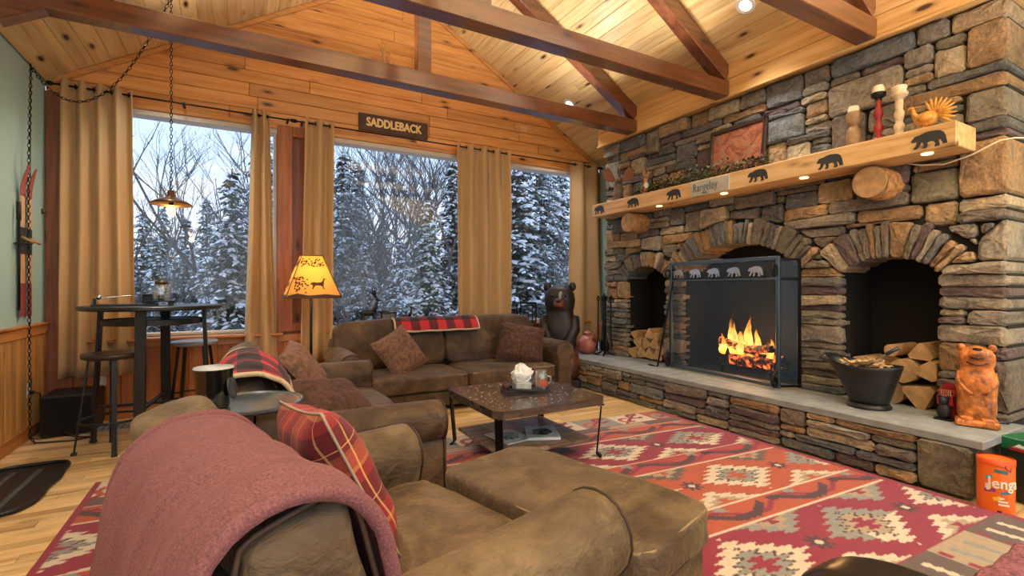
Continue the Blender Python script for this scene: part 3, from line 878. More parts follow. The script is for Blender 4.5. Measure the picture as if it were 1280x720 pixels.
SPR = [ # pixel x, distance Y, kind, pixel y of the tip, label
 (178, 15, 1, 262, 'distant spruce at the left edge of the leftmost window beside the tan curtain'),
 (205, 19, 0, 255, 'distant spruce behind the hanging pendant lamp'),
 (232, 15, 1, 268, 'spruce below the pendant lamp in the leftmost window'),
 (258, 20, 0, 244, 'distant spruce at the middle of the leftmost window, just right of the pendant lamp'),
 (290, 9.6, 0, 205, 'large snow-laden spruce beside the right curtain of the leftmost window'),
 (330, 13, 1, 160, 'spruce half hidden by the curtain right of the leftmost window'),
 (268, 12.2, 1, 290, 'low dense spruce above the round pub table'),
 (196, 11.5, 0, 292, 'low snow-laden spruce left of the glass jar on the pub table'),
 (428, 15, 0, 185, 'tall narrow spruce at the left edge of the middle window'),
 (448, 19, 2, 196, 'dark distant spruce standing just right of the lamp shade in the middle window'),
 (536, 9.2, 2, 248, 'slender spruce heavy with snow in the middle window beside the dark tan curtain'),
 (500, 12.0, 1, 296, 'low snowy spruce above the small deer figurine'),
 (455, 12.5, 1, 300, 'low snowy spruce above the antlered deer figurine'),
 (566, 14, 0, 196, 'tall spruce partly behind the middle curtain'),
 (648, 10.5, 0, 165, 'dark spruce at the left edge of the rightmost window'),
 (672, 15, 1, 150, 'dark tall spruce filling the rightmost window'),
 (702, 17, 0, 190, 'distant spruce in the rightmost window near the last curtain'),
 (690, 10.5, 1, 300, 'low spruce with snowy boughs above the dark carved bear'),
 (610, 17, 1, 170, 'distant spruce seen past the middle curtain'),
 (480, 24, 0, 262, 'far spruce in the forest behind the middle window'), (525, 23, 1, 250, 'far grey spruce behind the slender snow-heavy one'),
 (408, 22, 1, 200, 'far spruce behind the lamp shade')]
for i, (px, Y, kind, py, lab) in enumerate(SPR):
    top = onY(px, py, Y); zb = -.9+3.0*((Y-6.4)/40)**2
    conifer_at(kind, top.x, Y, zb, top.z-zb, lab, i*1.3)
for i, (x, y, h, kd, lab) in enumerate(((-4.2, 11.5, 4.6, 0, 'spruce left of the leftmost window, hidden behind the wide curtain'), (-6.5, 14.5, 6.0, 1, 'farther spruce left of the leftmost window'), (-3.4, 16.5, 5.4, 1, 'spruce behind the wide left curtain, farthest back'), (-2.6, 9.4, 2.6, 0, 'young spruce outside below the wide left curtain'))):
    conifer_at(kd, x, y, -.9+3.0*((y-6.4)/40)**2, h, lab, 2.0+i)
def bare(seed, H):
    r = random.Random(seed); mb = MB()
    def grow(p, d, L, rad, depth):
        pts = [p]; q = p.copy(); dd = d.copy(); k = 4
        for _ in range(k):
            dd = (dd+Vector((r.uniform(-.16, .16), r.uniform(-.16, .16), r.uniform(-.03, .10)))).normalized(); q = q+dd*L/k; pts.append(q.copy())
        mb.tube(pts, [rad*(1-.45*i/k) for i in range(k+1)], 5 if depth < 2 else 3, cap=False)
        if depth >= 5 or rad < .004: return
        nb = (6, 4, 3, 3, 2)[min(depth, 4)]
        for b in range(nb):
            s = r.randint(1 if depth else 2, k); base = pts[s]
            a = r.uniform(0, 2*math.pi); out = Vector((math.cos(a), math.sin(a), r.uniform(.35, 1.0))).normalized()
            nd = (dd*.7+out*.9).normalized(); grow(base, nd, L*r.uniform(.45, .7), rad*(.52 if depth else .45), depth+1)
    grow(Vector((0, 0, -.8)), Vector((0, 0, 1)), H*.6, .012*H, 0)
    return mb
BAR = {}
BTR = [ # px, Y, kind, tip py, label
 (222, 10.5, 0, 128, 'bare tree with spreading branches left of the pendant chain in the leftmost window'),
 (268, 9.8, 1, 130, 'bare forked tree against blue sky right of the pendant chain'),
 (182, 13, 2, 170, 'thin bare tree beside the wide left curtain'),
 (318, 14, 2, 150, 'bare sapling near the second curtain'),
 (440, 13, 1, 150, 'bare tree behind the lamp shade edge in the middle window'),
 (470, 16, 0, 130, 'tall bare birch under the letter S of the wooden sign'), (488, 12.5, 2, 150, 'thin bare birch in the middle window under the wooden sign'),
 (508, 17, 1, 120, 'bare tree crown in the middle of the middle window'), (526, 14, 0, 140, 'bare trunk right of the wooden sign'),
 (547, 12, 2, 150, 'bare sapling near the middle curtain'), (558, 18, 1, 130, 'distant bare tree beside the middle curtain'),
 (420, 9.8, 2, 240, 'small bare shrub at the left edge of the middle window'), (462, 9.4, 1, 275, 'leafless shrub behind the antlered deer figurine'),
 (498, 18, 2, 140, 'slim distant bare trunk in the middle window'), (538, 19, 0, 120, 'tall distant bare tree above the snow-heavy spruce'),
 (700, 12, 2, 190, 'bare sapling in the rightmost window'), (676, 9.6, 1, 270, 'leafless shrub in the rightmost window')]
for i, (px, Y, kind, py, lab) in enumerate(BTR):
    top = onY(px, py, Y); zb = -.9+3.0*((Y-6.4)/40)**2; h = top.z-zb
    if kind not in BAR:
        t = thing('bare_tree', lab, 'tree', (top.x, Y, zb), i*2.1, 'leafless trees outside the windows')
        bare(60+kind, 7.0).build('branches', M['treebark'], t); BAR[kind] = t; o = t
    else: o = copy_tree(BAR[kind], (top.x, Y, zb), i*2.1, lab)
    o.scale = (h/7.4,)*3
# ================================================================== CURTAINS AND RODS
def curtain(x0, x1, b0, b1, npl, label, seed, zt=3.235, zb=.46, depth=.06):
    t = thing('curtain', label, 'curtain', ((x0+x1)/2, YB-.13, zb), 0, 'tan grommet curtains on the window wall')
    r = random.Random(seed); ph = r.uniform(0, 6)
    def fn(u, v):
        z = zb+(zt-zb)*v; k = v**.8
        xa = b0+(x0-b0)*k; xb = b1+(x1-b1)*k
        uu = u+.025*math.sin(u*9+ph)*(1-v)
        x = xa+(xb-xa)*uu
        y = YB-.13-depth*math.sin(uu*npl*2*math.pi+ph+.4*math.sin(v*3+u*5)*(1-v))*(.75+.35*(1-v))-.012*noise.noise(Vector((u*8+seed, v*5, seed)))
        return (x, y, z+.012*math.sin(uu*npl*2*math.pi)*(v > .99))
    MB().grid(fn, npl*14, 26).build('fabric', M['curtain'], t, smooth=True, world=True, mods=[SOL(.004)])
    for i in range(npl*2):
        u = (i+.5)/(npl*2); p = fn(u, .985); x = x0+(x1-x0)*u
        MB().tube([(x, YB-.13+.022*math.cos(q), zt-.045+.022*math.sin(q)) for q in [2*math.pi*k/10 for k in range(10)]], .004, 5, True).build('grommet', M['black'], t, world=True)
def X6(px, Y=YB-.13): return onY(px, 200, Y).x
curtain(X6(77), X6(166), X6(73), X6(171), 4, 'wide tan curtain at the left end behind the pub table', 1)
curtain(X6(315), X6(337), X6(304), X6(346), 2, 'narrow gathered tan curtain right of the pendant lamp', 2)
curtain(X6(381), X6(417), X6(373), X6(415), 2, 'gathered tan curtain directly behind the floor lamp', 3)
curtain(X6(570), X6(637), X6(569), X6(639), 4, 'full tan curtain between the middle and the right window', 4)
curtain(X6(714), X6(748), X6(712), X6(753), 2, 'tan curtain in the corner beside the stone chimney', 5)
for (a, b, lab) in ((X6(62), X6(366), 'black curtain rod over the leftmost window'), (X6(366)+.02, 4.97, 'long black curtain rod over the middle and right windows')):
    t = thing('curtain_rod', lab, 'curtain rod', ((a+b)/2, YB-.13, 3.19), 0, 'black curtain rods')
    MB().tube([(a, YB-.13, 3.19), (b, YB-.13, 3.19)], .009, 8).build('rod', M['black'], t, True, True)
    for q in (a, b): MB().ell((q, YB-.13, 3.19), (.03, .022, .022), 10, 6).build('finial', M['black'], t, True, True)
    for q in (a+.08, (a+b)/2, b-.05): MB().box((q-.012, YB-.15, 3.178), (q+.012, YB-.01, 3.20), .003).build('bracket', M['black'], t, world=True)
# ================================================================== RUG
def rug():
    NX, NYr = 470, 400
    pal = dict(mag=(140, 32, 58), org=(174, 78, 46), crm=(208, 194, 172), gry=(138, 140, 134), plum=(78, 48, 56), tan=(168, 148, 122), brn=(96, 80, 74), red=(170, 58, 52))
    pal = {k: lin(v)[:3] for k, v in pal.items()}
    def saw(x): x = x % 1.0; return abs(x-.5)*2
    def diamond(dx, dy, a, b):
        d = abs(dx)/a+abs(dy)/b
        return d+.26*(saw(dy*20+.5)-.5)
    def star(dx, dy, r):
        an = math.atan2(dy, dx); return math.hypot(dx, dy)/(r*(.78+.22*math.cos(an*8)))
    def field(x, y, bg, hgt, fl):
        """band of serrated diamonds; y is 0..hgt"""
        P = .85; k = math.floor(x/P); cx = (k+.5)*P; dx = x-cx; dy = y-hgt/2
        d = diamond(dx, dy, .31, hgt*.41)
        if d < 1:
            c1, c2 = (('gry', 'crm'), ('crm', 'gry'))[(k+fl) % 2]
            if d > .62: return c1 if dy > 0 or dx < -.12 else 'crm'
            if d > .54: return 'plum'
            if d > .30: return 'tan' if (k+fl) % 2 == 0 else 'gry'
            return bg if star(dx, dy, .085) < 1.3 else 'tan'
        ex = x-round(x/P)*P                      # half diamonds at the band edges
        for ey, c in ((y, 'crm'), (y-hgt, 'brn' if fl else 'gry')):
            d2 = diamond(ex, ey, .25, hgt*.30)
            if d2 < 1: return c if d2 > .62 else ('tan' if d2 > .34 else bg)
        if star(ex, dy, .075) < 1: return 'plum' if math.hypot(ex, dy) > .022 else 'crm'
        if star(abs(ex)-.20, dy, .045) < 1: return 'gry'
        return bg
    def zig(x, y, hgt, ph):
        if y < .018 or y > hgt-.018: return 'crm'
        t = min(1, max(0, saw(x/.62+ph)*1.9-.45)); c = hgt*(.30+.40*t)+.006*(saw(x*18)-.5)
        if abs(y-c) < .030 and (x/.62+ph) % 1 < .86: return 'plum'
        c2 = hgt*(.70-.40*min(1, max(0, saw(x/.62+ph+.33)*1.9-.45)))
        if abs(y-c2) < .018: return 'mag'
        if star(((x+.15) % .62)-.31, y-hgt*(.8 if ph else .22), .05) < 1: return 'gry'
        return 'org' if ph < .4 else 'red'
    def colour(x, y):
        # bands measured from the near end
        if x < .03 or x > 4.61: return 'mag'
        B = [(.0, .06, 'end'), (.06, .42, 'field0'), (.42, .75, 'scroll'), (.75, 1.05, 'blocks'), (1.05, 1.62, 'mag'), (1.62, 1.86, 'zig'), (1.86, 2.42, 'org'),
             (2.42, 2.64, 'zig2'), (2.64, 3.16, 'mag2'), (3.16, 3.40, 'zig'), (3.40, 3.52, 'blocks2'), (3.52, 3.8, 'scroll2')]
        for a, b, kd in B:
            if a <= y < b:
                q = y-a; h = b-a
                if kd == 'mag': return field(x, q, 'mag', h, 0)
                if kd == 'mag2': return field(x+.42, q, 'mag', h, 1)
                if kd == 'org': return field(x, q, 'org', h, 1)
                if kd == 'field0': return field(x+.2, q, 'org', h, 0)
                if kd == 'zig': return zig(x, q, h, .1)
                if kd == 'zig2': return zig(x, q, h, .6)
                if kd in ('blocks', 'blocks2'):
                    if q < .012 or q > h-.012: return 'mag'
                    k = math.floor(x/.42); e = x/.42-k
                    bgc = 'brn' if k % 2 == 0 else 'tan'
                    for cxx in (.32, .66):
                        if abs((e-cxx)*.42+(q-h/2)*.12) < .014+.012*saw(q*22) and .06 < q < h-.06: return 'crm' if k % 2 == 0 else 'gry'
                    if abs(e-.08) < .04 and saw(q*9) > .5: return 'mag'
                    return bgc
                if kd in ('scroll', 'scroll2'):
                    k = math.floor(x/.40); e = (x/.40-k); bgc = ('crm', 'gry', 'crm', 'org')[k % 4]
                    ddx = (e-.5)*.40; ddy = q-h/2
                    for (ox, oy, cc) in ((-.08, -.04, 'org' if k % 4 != 3 else 'gry'), (.08, .05, 'mag')):
                        rr = math.hypot(ddx-ox, ddy-oy); an = math.atan2(ddy-oy, ddx-ox)
                        if .045 < rr < .085 and not (-.6 < an < .5): return cc
                    if abs(ddy-ddx*.9) < .02: return 'mag'
                    return bgc
                return 'mag'
        return 'mag'
    def pos(u, v):
        x = -.84+4.66*u; yf = 4.15+(3.68-4.15)*u
        yn = .06
        return (x, yn+(yf-yn)*v)
    vs_, col = [], []
    for j in range(NYr+1):
        for i in range(NX+1):
            x, y = pos(i/NX, j/NYr); vs_.append((x, y, .0105))
            cx_, cy2 = 4.66*i/NX, 3.80*j/NYr
            left = 0
            c = pal[colour(cx_, cy2)]
            f = 1+.10*noise.noise(Vector((x*30, y*30, 0)))+.06*noise.noise(Vector((x*160, y*60, 3)))
            col += [c[0]*f, c[1]*f, c[2]*f, 1.0]
    w = NX+1; fs = [(j*w+i, j*w+i+1, (j+1)*w+i+1, (j+1)*w+i) for j in range(NYr) for i in range(NX)]
    me = bpy.data.meshes.new('kilim_rug'); me.from_pydata(vs_, [], fs)
    ca = me.color_attributes.new('weave', 'FLOAT_COLOR', 'POINT'); ca.data.foreach_set('color', col)
    t = NT('kilim_weave'); t.set(Roughness=.9, Sheen_Weight=.2)
    at = t.n('ShaderNodeAttribute', attribute_name='weave'); t.l(at.outputs['Color'], t.b.inputs['Base Color'])
    wv = t.n('ShaderNodeTexWave'); wv.inputs['Scale'].default_value = 55; t.l(t.coord(), wv.inputs[0]); t.bump(wv.outputs[1], .25, .003)
    me.materials.append(t.m); me.update()
    o = bpy.data.objects.new('kilim_rug', me); C.objects.link(o)
    md = o.modifiers.new('thickness', 'SOLIDIFY'); md.thickness = .009; md.offset = -1
    tag(o, 'large red, orange and cream kilim rug with diamond pattern', 'rug')
rug()
# ================================================================== SEATING
def cloth_uv(o, fn):
    """woven-pattern coordinates stored on the cloth itself (metres along its two threads)"""
    me = o.data; at = me.attributes.new('cloth_uv', 'FLOAT_VECTOR', 'POINT')
    at.data.foreach_set('vector', [q for v in me.vertices for q in fn(v.co)])
def arm_profile(r, zt, wl, zb, side):
    """rolled arm cross-section in (y, z): outer side is +side"""
    zc = zt-r; pts = []
    pts.append((-wl*.62, zb)); pts.append((-wl*.62, zc-r*.75))
    for k in range(15):
        a = R(205-k*(205+62)/14.0); pts.append((r*math.cos(a), zc+r*math.sin(a)))
    pts.append((wl*.45, zc-r*1.25)); pts.append((wl*.5, zb))
    return [(p[0]*side, p[1]) for p in pts]
def arm(t, yc, x0, x1, zt, r, side, mat, pipe, zb=.07):
    pr = arm_profile(r, zt, r*1.35, zb, side); n = len(pr)
    cyy = 0; czz = zt-r
    mb = MB(); v = []; f = []
    stations = [(x0, .80), (x0+.03, .95), (x0+.08, 1.0), ((x0+x1)/2, 1.02), (x1-.05, 1.0), (x1-.012, .985), (x1, .94), (x1+.016, .75), (x1+.022, .4)]
    for i, (x, s) in enumerate(stations):
        for (a, b) in pr:
            w = .004*noise.noise(Vector((x*6, a*8+yc*3, b*8)))
            bb = czz+(b-czz)*s if b > czz-r*1.3 else (b if s > .9 else b+(czz-b)*(1-s)*.55)
            v.append((x, yc+a*s+w, bb+w))
    for i in range(len(stations)-1):
        for k in range(n):
            k2 = (k+1) % n; q = (i*n+k, i*n+k2, (i+1)*n+k2, (i+1)*n+k)
            f.append(q if side < 0 else q[::-1])
    a0 = tuple(range(n)); a1 = tuple((len(stations)-1)*n+k for k in range(n))
    f.append(a0[::-1] if side < 0 else a0); f.append(a1 if side < 0 else a1[::-1])
    mb.add(v, f); o = mb.build('arm', mat, t, smooth=True, angle=70)
    MB().tube([(x1-.004, yc+a*.985, czz+(b-czz)*.985) for (a, b) in pr], .006, 6).build('piping', pipe, o, smooth=True)
    return o
def sofa(name, label, cat, loc, rz, W, D, seat, armz, backz, nseat, nback, mat, r=.12, group=None, bt=.22, tilt=14, seed=0, backw=None, frame_z=None, shift=0.0, bx=.30, fx=.10, ft=.6, bk=6.0, bwr=.022):
    t = thing(name, label, cat, loc, rz, group)
    hw = W/2; ya = hw-r*1.0
    inner = ya-r*.85
    MB().box((.06, -hw+.06, .06), (D-.05, hw-.06, seat-.17), .02).build('base', mat, t, smooth=False)
    for s in (-1, 1): arm(t, s*ya, .08, D, armz, r, s, mat, M['piping'])
    fz = frame_z or backz-.12
    Mt = TR(fx, 0, .10) @ RY(R(-tilt*ft))
    MB().cush((.06, 0, (fz-.10)/2), (.17, 2*hw-.12, fz-.10), 10, 9, .0, .006, seed, Mt).build('back_frame', mat, t, smooth=True)
    sw = 2*inner/nseat
    for i in range(nseat):
        yc = -inner+sw*(i+.5)
        o = MB().cush((.30+(D-.30)/2-.0, yc, seat-.085), (D-.28, sw-.006, .17), 14, 9, .07, .012, seed+i).build('seat_cushion', mat, t, smooth=True)
        x0_, x1_ = .35, D+.016
        pz = seat-.018
        MB().tube([(D-.026, yc-sw/2+.03, pz), (D-.014, yc-sw/2+.06, pz), (D-.010, yc, pz+.002), (D-.014, yc+sw/2-.06, pz), (D-.026, yc+sw/2-.03, pz)], .005, 6).build('piping', M['piping_lt'], o, smooth=True)
    bw = 2*(backw or inner+.05)/nback; bh = backz-seat+.03
    for i in range(nback):
        yc = shift-(backw or inner+.05)+bw*(i+.5)
        Mb = TR(bx, yc, seat-.02) @ RY(R(-tilt))
        MB().cush((.0, 0, bh/2), (bt, bw-.006, bh), 18, bk, .05, bwr, seed+10+i, Mb, freq=6.0).build('back_cushion', mat, t, smooth=True)
    return t
# --- the three-seat sofa under the windows
far = sofa('sofa', 'long brown suede sofa standing under the middle window', 'sofa', (2.15, 5.80, 0), R(-90), 2.72, 1.08, .40, .665, .91, 2, 2, M['suede_dark'], r=.125, seed=1, backw=1.28, bk=8, bwr=.03)
# --- the loveseat in the middle
mid = sofa('loveseat', 'brown suede loveseat with plaid throw, between sofa and front armchair', 'sofa', (-.18, 3.67, 0), 0, 2.08, 1.23, .41, .63, .84, 2, 2, M['suede_dark'], r=.12, seed=5, bt=.26)
# --- the big armchair in front
ANG = R(16.3); CL = (-.273, 1.472, 0)
front = sofa('armchair', 'oversized brown suede armchair in the foreground with mauve throw', 'armchair', CL, ANG, 1.40, 1.20, .41, .63, .835, 1, 1, M['suede'], r=.14, seed=9, bt=.25, backw=.605, frame_z=.77, shift=.055, bx=.345, fx=.135, ft=.25, bk=9, bwr=.014)
CM = Matrix.Translation(CL) @ RZ(ANG)
bc_ = [c for c in front.children if c.name.startswith('back_cushion')][0]
def plump(v):      # the two ends of the soft back cushion stand higher than its middle
    k_ = max(0, (v.z-.40)/.45); e1 = min(1, max(0, (v.y-.32)/.16)); e2 = min(1, max(0, (-.34-v.y)/.14))
    v.z += (.062*e1+.035*e2)*k_; v.x -= (.02*e1+.015*e2)*k_
for v_ in bc_.data.vertices: plump(v_.co)
# piping round the near end of the front chair's back cushion
bh_ = .835-.41+.03; Mb_ = TR(.345, .055, .39) @ RY(R(-14))
lp_ = []
for k_ in range(36):
    th_ = 2*math.pi*k_/36; c_, s_ = math.cos(th_), math.sin(th_); kk = (abs(c_)**7+abs(s_)**7)**(1/7)
    q_ = Mb_ @ Vector((.124*c_/kk, -.585, bh_/2+bh_*.497*s_/kk)); plump(q_); lp_.append(q_)
MB().tube(lp_, .007, 6, True).build('piping', M['piping'], [c for c in front.children if c.name.startswith('back_cushion')][0], smooth=True)
# --- ottoman
def ottoman():
    u, v_ = 1.655, 1.30
    x = u*math.cos(ANG)-v_*math.sin(ANG); y = u*math.sin(ANG)+v_*math.cos(ANG)
    t = thing('ottoman', 'brown suede ottoman pushed against the front armchair', 'ottoman', (x, y, 0), ANG)
    MB().box((-.25, -.50, .05), (.26, .50, .30), .02).build('base', M['suede'], t)
    o = MB().cush((0, 0, .375), (.58, 1.08, .17), 18, 8, .06, .010, 3, freq=9).build('cushion', M['suede'], t, smooth=True)
    def loop(z, a, b):
        P = []
        for k in range(40):
            th = 2*math.pi*k/40; c, s_ = math.cos(th), math.sin(th); kk = (abs(c)**10+abs(s_)**10)**.1
            P.append((a*c/kk, b*s_/kk, z))
        return P
    MB().tube(loop(.437, .279, .528), .0055, 6, True).build('piping', M['piping_lt'], o, smooth=True)
    MB().tube(loop(.312, .279, .528), .0055, 6, True).build('piping', M['piping'], o, smooth=True)
ottoman()
# --- throws
def throw(name, label, prof, v0, v1, Mx, mat, nu=60, nv=50, wr=.012, thick=.012, seed=0, hang=0.0, uvs=1.0, group=None, freq=3.0, folds=0.0, edge=None, lining=None, sag=None):
    """cloth laid over a profile of (x, z) points; v runs along y of matrix Mx"""
    P = [Vector((a, 0, b)) for a, b in prof]; L = [0]
    for i in range(1, len(P)): L.append(L[-1]+(P[i]-P[i-1]).length)
    def at(s):
        s *= L[-1]
        for i in range(1, len(P)):
            if s <= L[i] or i == len(P)-1:
                q = (s-L[i-1])/(L[i]-L[i-1]+1e-9)
                p0 = P[max(i-2, 0)]; p1 = P[i-1]; p2 = P[i]; p3 = P[min(i+1, len(P)-1)]
                pos = .5*((2*p1)+(p2-p0)*q+(2*p0-5*p1+4*p2-p3)*q*q+(3*p1-p0-3*p2+p3)*q**3)
                d = (p2-p1).normalized(); return pos, Vector((-d.z, 0, d.x))
    uv = []
    def fn(u, v):
        s = u; yv = v0+(v1-v0)*v
        if edge: s = min(max(u+edge(u, v), 0), 1)
        p, n = at(s)
        nn = noise.noise(Vector((s*freq*1.3+seed, v*freq*1.8, seed)))*wr+noise.noise(Vector((s*freq*3+seed, v*freq*5, seed+2)))*wr*.45
        nn += folds*math.sin(v*20+2.5*math.sin(u*3)+seed)*(.3+.7*abs(u-.45)*2)+folds*1.6*(1-abs(noise.noise(Vector((v*5+u*2.2+seed, u*1.5, seed)))))**5
        n = n if n.z > -.3 else -n
        q = p+n*nn; dz = sag(u, v) if sag else 0
        uv.append((s*L[-1]*uvs, yv*uvs, 0))
        return (q.x, yv, q.z+dz)
    mb = MB().grid(fn, nu, nv)
    loc = Mx @ Vector((P[len(P)//2].x, (v0+v1)/2, 0))
    o = mb.add([], []).build(name, mat, None, smooth=True, mods=[SOL(thick, 1.0), SUB(1)])
    o.matrix_world = Mx; WM[o.name] = Mx.copy()
    at_ = o.data.attributes.new('cloth_uv', 'FLOAT_VECTOR', 'POINT'); at_.data.foreach_set('vector', [c for p in uv for c in p])
    return o, fn
# mauve fleece over the back of the front chair: down the rear, over the top, into the seat
pf = [(-.02, .14), (.0, .34), (.02, .55), (.035, .68), (.06, .765), (.10, .828), (.17, .868), (.25, .876), (.345, .850), (.410, .765), (.44, .64), (.47, .52), (.56, .455)]
o, fn = throw('throw_blanket', '', pf, -.545, .33, CM, M['fleece'], 70, 70, .016, .014, 3, folds=.009, freq=3.6,
              edge=lambda u, v: (.06*(v-.5)), sag=lambda u, v: (.022*math.exp(-((v-.08)/.14)**2)+.0)*math.sin(math.pi*min(1, max(0, u)))**2)
tag(o, 'mauve fleece blanket draped over the back of the front armchair', 'blanket')
for ve in (0.0, 1.0):
    MB().tube([Vector(fn(k/40, ve))+Vector((0, 0, .008)) for k in range(1, 41)], .019, 8).build('hem', M['fleece'], o, smooth=True)
# red buffalo-check throws
def sherpa_throw(label, prof, v0, v1, Mx, seed, wr, sag=None):
    o, fn = throw('plaid_throw', '', prof, v0, v1, Mx, M['buffalo'], 44, 44, wr, .010, seed, folds=.003, freq=3, sag=sag)
    tag(o, label, 'blanket', 'red buffalo check throws')
    for ve in (0.0, 1.0):
        MB().tube([Vector(fn(k/30, ve)) for k in range(1, 31)], .013, 8).build('sherpa_edge', M['sherpa'], o, smooth=True)
    MB().tube([Vector(fn(1.0, k/30)) for k in range(31)], .013, 8).build('sherpa_edge', M['sherpa'], o, smooth=True)
Mm = Matrix.Translation((-.18, 3.67, 0))
sherpa_throw('red and black checked throw over the back of the loveseat', [(-.03, .52), (.0, .66), (.06, .80), (.15, .885), (.26, .89), (.37, .83), (.43, .72)],
             -.93, .10, Mm, 2, .02, sag=lambda u, v: -.02*math.cos(v*7))
Mf = Matrix.Translation((2.15, 5.80, 0)) @ RZ(R(-90))
sherpa_throw('red and black checked throw folded along the back of the long sofa', [(.05, .84), (.11, .915), (.20, .945), (.30, .93), (.36, .86), (.39, .80)], -.62, .42, Mf, 6, .010)
# --- pillows
def pillow(label, mat, size, th, loc, rot, seed, group=None, name='throw_pillow', fringe=None, k=14):
    Mx = Matrix.Translation(loc) @ rot
    o = MB().pillow(size[0], size[1], th, k, .012, seed).build(name, mat, None, smooth=True)
    o.matrix_world = Mx; WM[o.name] = Mx.copy()
    tag(o, label, 'pillow', group)
    a, b = size[0]/2, size[1]/2
    P = []
    for i in range(48):
        u = i/48*4; e = int(u); q = (u-e)*2-1
        x, y = ((q, -1), (1, q), (-q, 1), (-1, -q))[e]
        P.append((x*a*(1-.07*(1-y*y)), y*b*(1-.07*(1-x*x)), 0))
    MB().tube(P, .005 if fringe else .005, 6, True).build('fringe' if fringe else 'seam', fringe or mat, o, smooth=True)
    cloth_uv(o, lambda c: (c.x+.3, c.y+.3, 0))
    return o
g2 = 'brown plush pillows'
# local pillow: x across, y up its face, z the face normal
def stand(face, lean, roll=0): return RZ(face) @ RX(R(90)-lean) @ RZ(roll)
pillow('tan brown plush pillow at the left end of the long sofa', M['fur2'], (.50, .50), .20, (1.50, 5.14, .60), stand(R(18), R(28), R(24)), 1, g2)
pillow('brown plush pillow against the right arm of the long sofa', M['fur'], (.58, .50), .22, (2.98, 5.08, .63), stand(R(-14), R(26), R(-12)), 2, g2)
pillow('brown plush pillow leaning on the loveseat back, the farther of two', M['fur2'], (.50, .48), .19, (.42, 3.95, .66), stand(R(70), R(35), R(10)), 3, g2)
pillow('dark brown plush pillow in front on the loveseat, nearer of two', M['fur'], (.62, .42), .21, (.50, 3.22, .565), stand(R(52), R(52), R(-16)), 4, g2)
pc = CM @ Vector((.63, .17, .655))
pillow('red tartan pillow with frayed edge on the front armchair', M['redplaid'], (.62, .52), .20, pc, RZ(ANG) @ RZ(R(84)) @ RX(R(90)-R(25)) @ RZ(R(-8)), 5, None, fringe=simple('frayed_edge', (168, 152, 132), .9), k=18)
# --- leather chair and plush throw cut by the lower right corner
lc = thing('leather_armchair', 'black leather armchair cut by the bottom edge of the picture', 'armchair', (1.86, .05, 0), R(90))
MB().box((-.50, -.52, .05), (.30, .52, .28), .03).build('base', M['leather'], lc)
MB().cush((-.05, -.04, .34), (.90, .78, .16), 10, 7, .06, .004, 1).build('seat_cushion', M['leather'], lc, smooth=True)
for s_, x1_ in ((1, .72), (-1, .28)):
    MB().cush(((x1_-.55)/2, s_*.50, .335), (x1_+.55, .27, .57), 18, 5, .0, .003, 2+s_).build('arm', M['leather'], lc, smooth=True)
MB().cush((-.55, 0, .50), (.18, 1.0, .70), 12, 6, .0, .004, 5).build('backrest', M['leather'], lc, smooth=True)
def plush():
    def fn(u, v):
        x = 1.80+.50*u; y = .18+.40*v
        z = .425+.06*math.sin(math.pi*u)**.6*math.sin(math.pi*v)**.5+.02*noise.noise(Vector((u*5, v*5, 1)))
        return (x, y, z)
    o = MB().grid(fn, 40, 36).build('plush_throw', M['fuzzy'], None, smooth=True, mods=[SOL(.02, 0)])
    tag(o, 'purple plush throw heaped on the black leather armchair', 'blanket')
plush()
# ================================================================== COFFEE TABLE
ct = thing('coffee_table', 'low square coffee table of dark planks on black iron legs', 'table', (1.96, 3.31, 0))
TZ = .47; hx, hy, cc = .48, .46, .055
x0 = -hx
xs5 = [-hx, -.30, -.10, .10, .30, hx]
for i in range(5):
    a, b = xs5[i], xs5[i+1]
    poly = [(a, -hy), (b, -hy), (b, hy), (a, hy)]
    if i == 0: poly = [(a+cc, -hy), (b, -hy), (b, hy), (a+cc, hy), (a, hy-cc), (a, -hy+cc)]
    if i == 4: poly = [(a, -hy), (b-cc, -hy), (b, -hy+cc), (b, hy-cc), (b-cc, hy), (a, hy)]
    MB().prism([(p[0]*.9985, p[1]) for p in poly], TZ-.055, TZ).build('top_plank', M['darkwood'], ct)
rr = random.Random(2)
st = MB()
for _ in range(240):
    x, y = rr.uniform(-.45, .45), rr.uniform(-.43, .43)
    if abs(x)+abs(y) < .8: st.lathe([(.0065, 0), (.006, .0012)], 6, TR(x, y, TZ))
tag(st.build('stud_heads', M['silver'], ct), kind='stuff')
for sx in (-1, 1):
    for sy in (-1, 1):
        m = MB(); a, b = sx*(hx-.05), sy*(hy-.05)
        d = Vector((sx, sy, 0)).normalized(); n = Vector((-d.y, d.x, 0))
        m.bar((a+d.x*.02, b+d.y*.02, TZ-.055), (a-d.x*.015, b-d.y*.015, .04), .055, .010, tuple(d))
        m.bar((a-d.x*.015, b-d.y*.015, .04), (a+d.x*.02, b+d.y*.02, .011), .05, .012, tuple(d))
        m.box((a-.03, b-.03, TZ-.065), (a+.03, b+.03, TZ-.055))
        m.build('leg', M['black'], ct)
for k in range(4):
    MB().box((-.40+.20*k+.001, -.38, .125), (-.20+.20*k-.001, .38, .150), .004).build('shelf_plank', M['shelfwood'], ct)
tr = thing('serving_tray', 'dark tray on the coffee table holding tissues and a jar', 'tray', (1.99, 3.33, TZ), R(-14))
MB().box((-.17, -.11, .002), (.17, .11, .012), .004).build('bottom', M['blackpaint'], tr)
rim = MB()
for a, b in (((-.17, -.115, .0), (.17, -.105, .032)), ((-.17, .105, .0), (.17, .115, .032)), ((-.175, -.115, .0), (-.165, .115, .032)), ((.165, -.115, .0), (.175, .115, .032))): rim.box(a, b, .002)
rim.build('rim', simple('dark_tray', (44, 30, 27), .35), tr)
